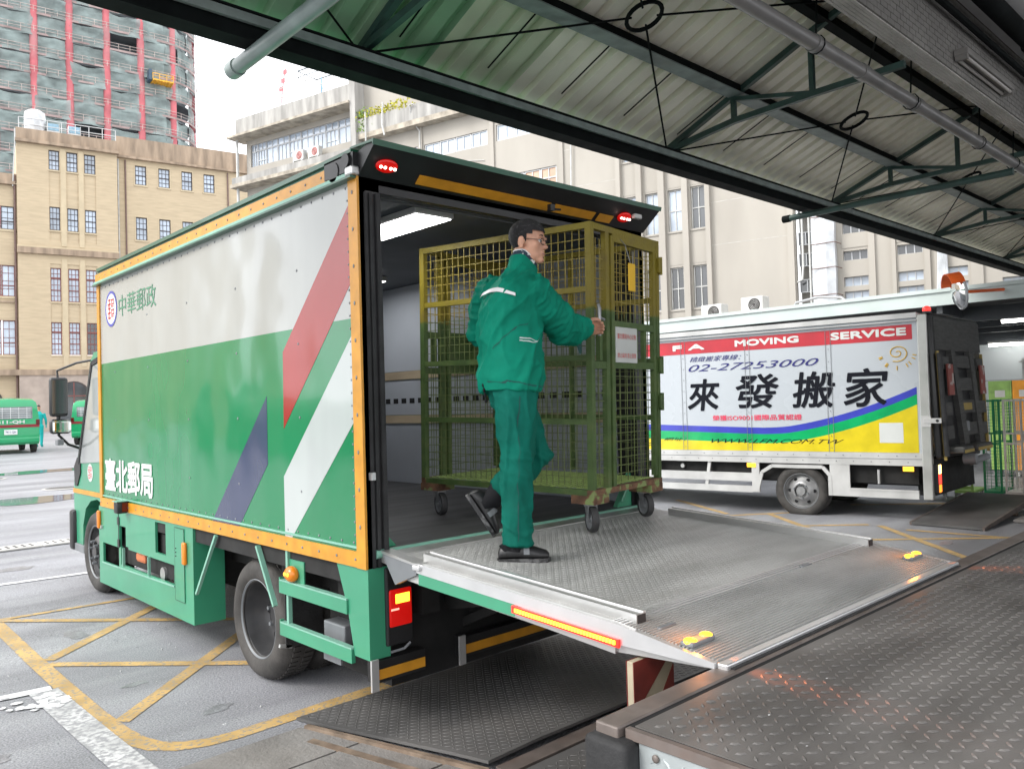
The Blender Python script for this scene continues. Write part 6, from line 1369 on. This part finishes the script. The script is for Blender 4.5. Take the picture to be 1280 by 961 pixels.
# ================================================================ POST VANS
vg = mat('green_van_paint', (.010,.30,.115), rough=.25, var=.05, scale=1, coords='obj', coat=.5); vgl = mat('van_glass', (.16,.18,.19), rough=.08, var=.3, scale=2, coords='obj', spec=.9); vrd = mat('dark_red_stripe', (.22,.012,.02), rough=.4, coords='obj'); vwh = mat('white_van_paint', (.70,.72,.70), rough=.3, coords='obj', coat=.4)
def make_van(top=None):
    t = thing('parked_van', 'x', 'van'); W, H, L = 1.78, 1.98, 4.5
    secs = []
    for y, k, zt, wt in ((0,0,1.62,.80), (.03,0,1.78,.80), (.12,0,1.92,.78), (.5,0,H,.76), (3.0,0,H,.76), (3.45,0,1.88,.74), (4.0,0,1.30,.78), (4.42,0,1.08,.80), (4.5,0,.85,.80)):
        hw = W/2; zb_ = .32 if y < 4.4 else .4; belt = min(1.12, zt*.86)
        secs.append([(-hw*.97,y,zb_), (-hw,y,zb_+.15), (-hw,y,belt), (-hw*wt/.80*.93 if zt > 1.2 else -hw*.98,y,max(belt+.01, zt-.10)), (-hw*.80,y,zt-.02), (0,y,zt+.015 if zt > 1.5 else zt), (hw*.80,y,zt-.02), (hw*wt/.80*.93 if zt > 1.2 else hw*.98,y,max(belt+.01, zt-.10)), (hw,y,belt), (hw,y,zb_+.15), (hw*.97,y,zb_)])
    b = MB().loft(secs).build('body', vg, t, smooth=40)
    rwn = MB().bbox(-.68, .68, -.012, .03, 1.22, 1.66, .03).build('rear_window', vgl, b, smooth=40)
    mb = MB()
    for k in range(5): mb.box(-.62, .62, -.020, -.013, 1.28+k*.075, 1.295+k*.075)
    for k in range(5): mb.box(-.5+k*.25-.006, -.5+k*.25+.006, -.022, -.0135, 1.24, 1.64)
    mb.build('window_bars', vwh, b)
    MB().box(-.89, .89, -.012, -.0, .93, 1.03).build('red_stripe', vrd, b)
    lettering('411-QH', lambda u, v: (-.42+.84*u, -.016, 1.06+.12*v), wltr, b, fat=.008, nrm=(0,-1,0))
    pl_ = MB().bbox(-.20, .20, -.03, -.005, .68, .86, .008).build('number_plate', vwh, t); lettering('7411-QH', lambda u, v: (-.16+.32*u, -.033, .72+.09*v), nvy, pl_, bold=.01)
    MB().bbox(-.88, .88, -.09, .05, .38, .58, .03).build('rear_bumper', vg, t, smooth=40)
    for s_ in (-1, 1):
        MB().bbox(s_*.78, s_*.90, -.03, .08, 1.02, 1.20, .01).build('tail_lamp', rdd, t)
        for y in (.78, 3.55):
            e = link('wheel', None, t, (s_*.80,y,.31)); MB().lathe([(.18,s_*.09), (.29,s_*.085), (.31,s_*.05), (.31,-s_*.08), (.2,-s_*.1)], (0,0,0), 'x', 24).build('tyre', tyr, e, smooth=40); MB().lathe([(.185,s_*.085), (.15,s_*.05), (.06,s_*.07), (0,s_*.075)], (0,0,0), 'x', 20).build('rim', rim, e, smooth=40)
        MB().prism([(.45,1.2), (.45,1.68), (1.5,1.72), (1.5,1.2)], s_*.868, s_*.872, 'x').build('side_window', vgl, b); MB().prism([(1.65,1.2), (1.65,1.72), (2.65,1.72), (2.65,1.2)], s_*.868, s_*.872, 'x').build('side_window', vgl, b); MB().prism([(2.8,1.2), (2.8,1.72), (3.25,1.70), (3.75,1.2)], s_*.866, s_*.871, 'x').build('side_window', vgl, b)
        MB().bbox(s_*.90, s_*1.06, 3.3, 3.4, 1.15, 1.33, .03).build('wing_mirror', vg, t, smooth=40)
    MB().prism([(3.52,1.80), (3.98,1.34), (4.0,1.36), (3.54,1.82)], -.66, .66, 'x').build('windscreen', vgl, b)
    return t
gv = 'green post vans parked across the yard'
v1 = make_van(); rename(v1, 'green post van with dark red stripe seen from behind at the left edge', gv)
v1.location = (4.0,29.2,.53); v1.rotation_euler = (0,0,rad(-4))
def vcopy(loc, r_, label):
    c = copy_tree(v1); c.location = loc; c.rotation_euler = (0,0,r_); c['label'] = label; return c
vcopy((8.2,34.6,.54), rad(-24), 'green post van half hidden behind the truck mirrors, right of the first van')
rn = random.Random(4)
for i, (x, y, lb) in enumerate([(-9.2,13.5,'green van parked outside the left edge, nearest the dock'), (-9.4,17.2,'second green van parked outside the left edge'), (-9.3,21.0,'third green van parked outside the left edge'), (-9.5,25.0,'farthest green van parked outside the left edge')]):
    c = vcopy((x,y,ground_z(y)), rad(90), lb)
# a person by the vans, small and partly hidden
tq = mat('turquoise_work_clothes', (.0,.38,.36), rough=.8, coords='obj')
p2 = thing('person', 'small distant figure in turquoise work clothes between the two green vans', 'person', (6.15,35.0,.54), (0,0,rad(-30)))
bm2 = MB()
for s_ in (-1, 1):
    limb(bm2, [(s_*.09,0,.92), (s_*.10,.02,.5), (s_*.10,-.02,.08)], [.10,.07,.05]); limb(bm2, [(s_*.2,0,1.42), (s_*.27,.02,1.12), (s_*.24,.14,.92)], [.065,.05,.035]); bm2.ball((s_*.1,.06,.05), (.045,.12,.05), 10, 8); bm2.ball((s_*.23,.17,.85), (.03,.04,.06), 8, 6)
bm2.loft([ell(c, V((1,0,0)), V((0,1,0)), a, b) for c, a, b in (((0,0,.86),.15,.11), ((0,0,1.1),.15,.11), ((0,0,1.38),.19,.12), ((0,0,1.47),.10,.08), ((0,0,1.54),.055,.06), ((0,0,1.62),.06,.06))]); bm2.ball((0,.01,1.68), (.075,.095,.115), 14, 10)
m2_ = remesh(bm2, .018, 3); m2_.materials.clear(); m2_.materials.append(tq); m2_.materials.append(skin); m2_.materials.append(hairm)
for p_ in m2_.polygons: p_.material_index = 2 if p_.center.z > 1.70 else (1 if p_.center.z > 1.52 else 0)
m2_.name = 'body'; link('body', m2_, p2)

# ================================================================ ROLL CAGES UNDER THE LOW CANOPY
rg_ = mat('green_roll_cage_paint', (.01,.20,.08), rough=.5, coords='obj', var=.2, scale=4); rwt = mat('white_roll_cage_paint', (.55,.54,.50), rough=.5, coords='obj', var=.15, scale=4, dirt=.4); rlg = mat('lime_trolley_paint', (.25,.42,.10), rough=.5, coords='obj', var=.2, scale=5, dirt=.3)
def small_castors(t, pts, r=.058):
    for x, y in pts:
        e = link('castor', None, t, (x,y,0)); MB().lathe([(0,-.014), (r-.016,-.014), (r,-.010), (r,.010), (r-.016,.014), (0,.014)], (0,0,r), 'y', 16).build('wheel', acm, e, smooth=40); MB().box(-.012, .012, -.022, .022, r, .15).build('fork', zinc, e)
def roll_cage(m, h=1.62, w_=.26, d=.72):
    t = thing('roll_cage', 'x', 'roll cage')
    MB().box(0, d, 0, w_, .15, .19).build('base', m, t)
    for x in (0, d-.03):
        for y in (0, w_-.03): MB().box(x, x+.03, y, y+.03, .19, h).build('post', m, t)
        for z in (h-.03, 1.08, .92): MB().box(x, x+.025, .03, w_-.03, z, z+.03).build('rail', m, t)
        mb = MB()
        for z0, z1 in ((.22,.92), (1.11,h-.03)):
            for k in range(1, 5): mb.box(x+.008, x+.014, w_*k/5-.003, w_*k/5+.003, z0, z1)
            for k in range(1, int((z1-z0)/.05)): mb.box(x+.004, x+.008, .03, w_-.03, z0+k*.05-.003, z0+k*.05+.003)
        mb.box(x+.01, x+.02, w_/2-.008, w_/2+.008, .95, 1.08); mb.build('wire_mesh', m, t, kind='stuff')
    for z in (h-.03, 1.08): MB().box(.03, d-.03, 0, .025, z, z+.03).build('side_rail', m, t)
    small_castors(t, [(.06,.05), (d-.06,.05), (.06,w_-.05), (d-.06,w_-.05)]); return t
gr_ = 'roll cages nested in a row under the low canopy'
a_ = roll_cage(rg_); rename(a_, 'tall narrow green roll cage, just right of the moving truck', gr_); a_.location = (11.75,.30,0); a_.rotation_euler = (0,0,rad(3))
b_ = roll_cage(rwt); rename(b_, 'tall white roll cage between the green one and the right edge', gr_); b_.location = (11.75,.0,0); b_.rotation_euler = (0,0,rad(3))
c_ = copy_tree(b_); rename(c_, 'tall white roll cage cut off by the right edge', gr_); c_.location = (11.72,-.30,0)
c2_ = copy_tree(b_); rename(c2_, 'white roll cage beyond the right edge of the view', gr_); c2_.location = (11.70,-.60,0)
def flat_trolley(lb, loc):
    t = thing('platform_trolley', lb, 'trolley', loc, (0,0,rad(3)), group='low trolleys under the moving truck tail plate')
    MB().box(0, .7, 0, .28, .15, .19).build('deck', rlg, t); MB().bar((.02,.03,.19), (.02,.03,.34), .03, .03).bar((.02,.25,.19), (.02,.25,.40), .03, .03).bar((.02,.03,.24), (.02,.25,.22), .02, .04).build('end_frame', rlg, t)
    small_castors(t, [(.06,.05), (.64,.05), (.06,.23), (.64,.23)]); return t
flat_trolley('low lime green trolley below the tail plate, nearest the green roll cage', (11.6,.66,0)); flat_trolley('low lime green trolley below the tail plate, beside the truck tail lamp', (11.6,1.05,0))
def locker(lb, loc, m, nm):
    t = thing('locker_cage', lb, 'cabinet', loc, (0,0,rad(2)), group='tall cage cabinets by the hall wall')
    MB().bbox(0, .6, 0, .42, .15, 1.95, .01).build('casing', m, t); MB().box(-.006, 0, .04, .38, 1.3, 1.9).box(-.006, 0, .04, .38, .3, 1.2).build('door_panel', m, t); MB().bbox(-.014, -.006, .12, .30, 1.62, 1.76, .004).build('label_holder', rwt, t); small_castors(t, [(.06,.05), (.54,.05), (.06,.37), (.54,.37)])
locker('lime green cage cabinet at the hall wall above the roll cages', (16.0,1.26,0), rlg, 0); locker('orange cage cabinet beside the lime green one at the hall wall', (16.0,.83,0), mat('orange_cabinet_paint', (.75,.30,.02), rough=.5, coords='obj', var=.15, scale=3), 1)
bxs = thing('stacked_box', 'pale grey box lying on shelves right of the orange cabinet', 'box', (16.2,.2,1.1)); MB().bbox(0, .5, 0, .5, 0, .3, .01).build('carton', acm, bxs)
# traffic mirror
tmr = thing('traffic_mirror', 'round convex traffic mirror with an orange hood on an orange arm under the roof edge', 'traffic mirror', (12.35,1.0,3.45), (rad(8),0,rad(-146)))
org = mat('orange_mirror_paint', (.75,.12,.02), rough=.4, coords='obj')
MB().lathe([(0,-.10), (.12,-.092), (.22,-.062), (.30,-.0), (.305,.02), (.0,.05)], (0,0,0), 'y', 32).build('convex_mirror', mat('mirror_face', (.75,.76,.76), rough=.05, metal=1, var=.02, coords='obj'), tmr, smooth=50)
MB().lathe([(.0,.052), (.29,.03), (.31,.0), (.32,.02), (.30,.05), (.0,.08)], (0,0,0), 'y', 32).build('backing', mat('grey_mirror_back', (.42,.43,.44), rough=.5, coords='obj'), tmr, smooth=50)
mb = MB(); A = [pi*.12+pi*.76*k/12 for k in range(13)]; mb.v = [(.325*cos(a), y, .325*sin(a)) for y in (-.17, .04) for a in A]+[(.315*cos(a), y, .315*sin(a)) for y in (-.17, .04) for a in A]
mb.f = [(k,k+1,14+k,13+k) for k in range(12)]+[(26+k,39+k,40+k,27+k) for k in range(12)]+[(k,26+k,27+k,k+1) for k in range(12)]; mb.m = [0]*36; mb.build('hood', org, tmr)
ARM = tmr.rotation_euler.to_matrix().inverted(); MB().tube([ARM @ V(p) for p in ((0,0,-.02), (.25,-.05,.0), (3.6,-1.0,.28))], .028, 8).build('arm', org, tmr, smooth=50)
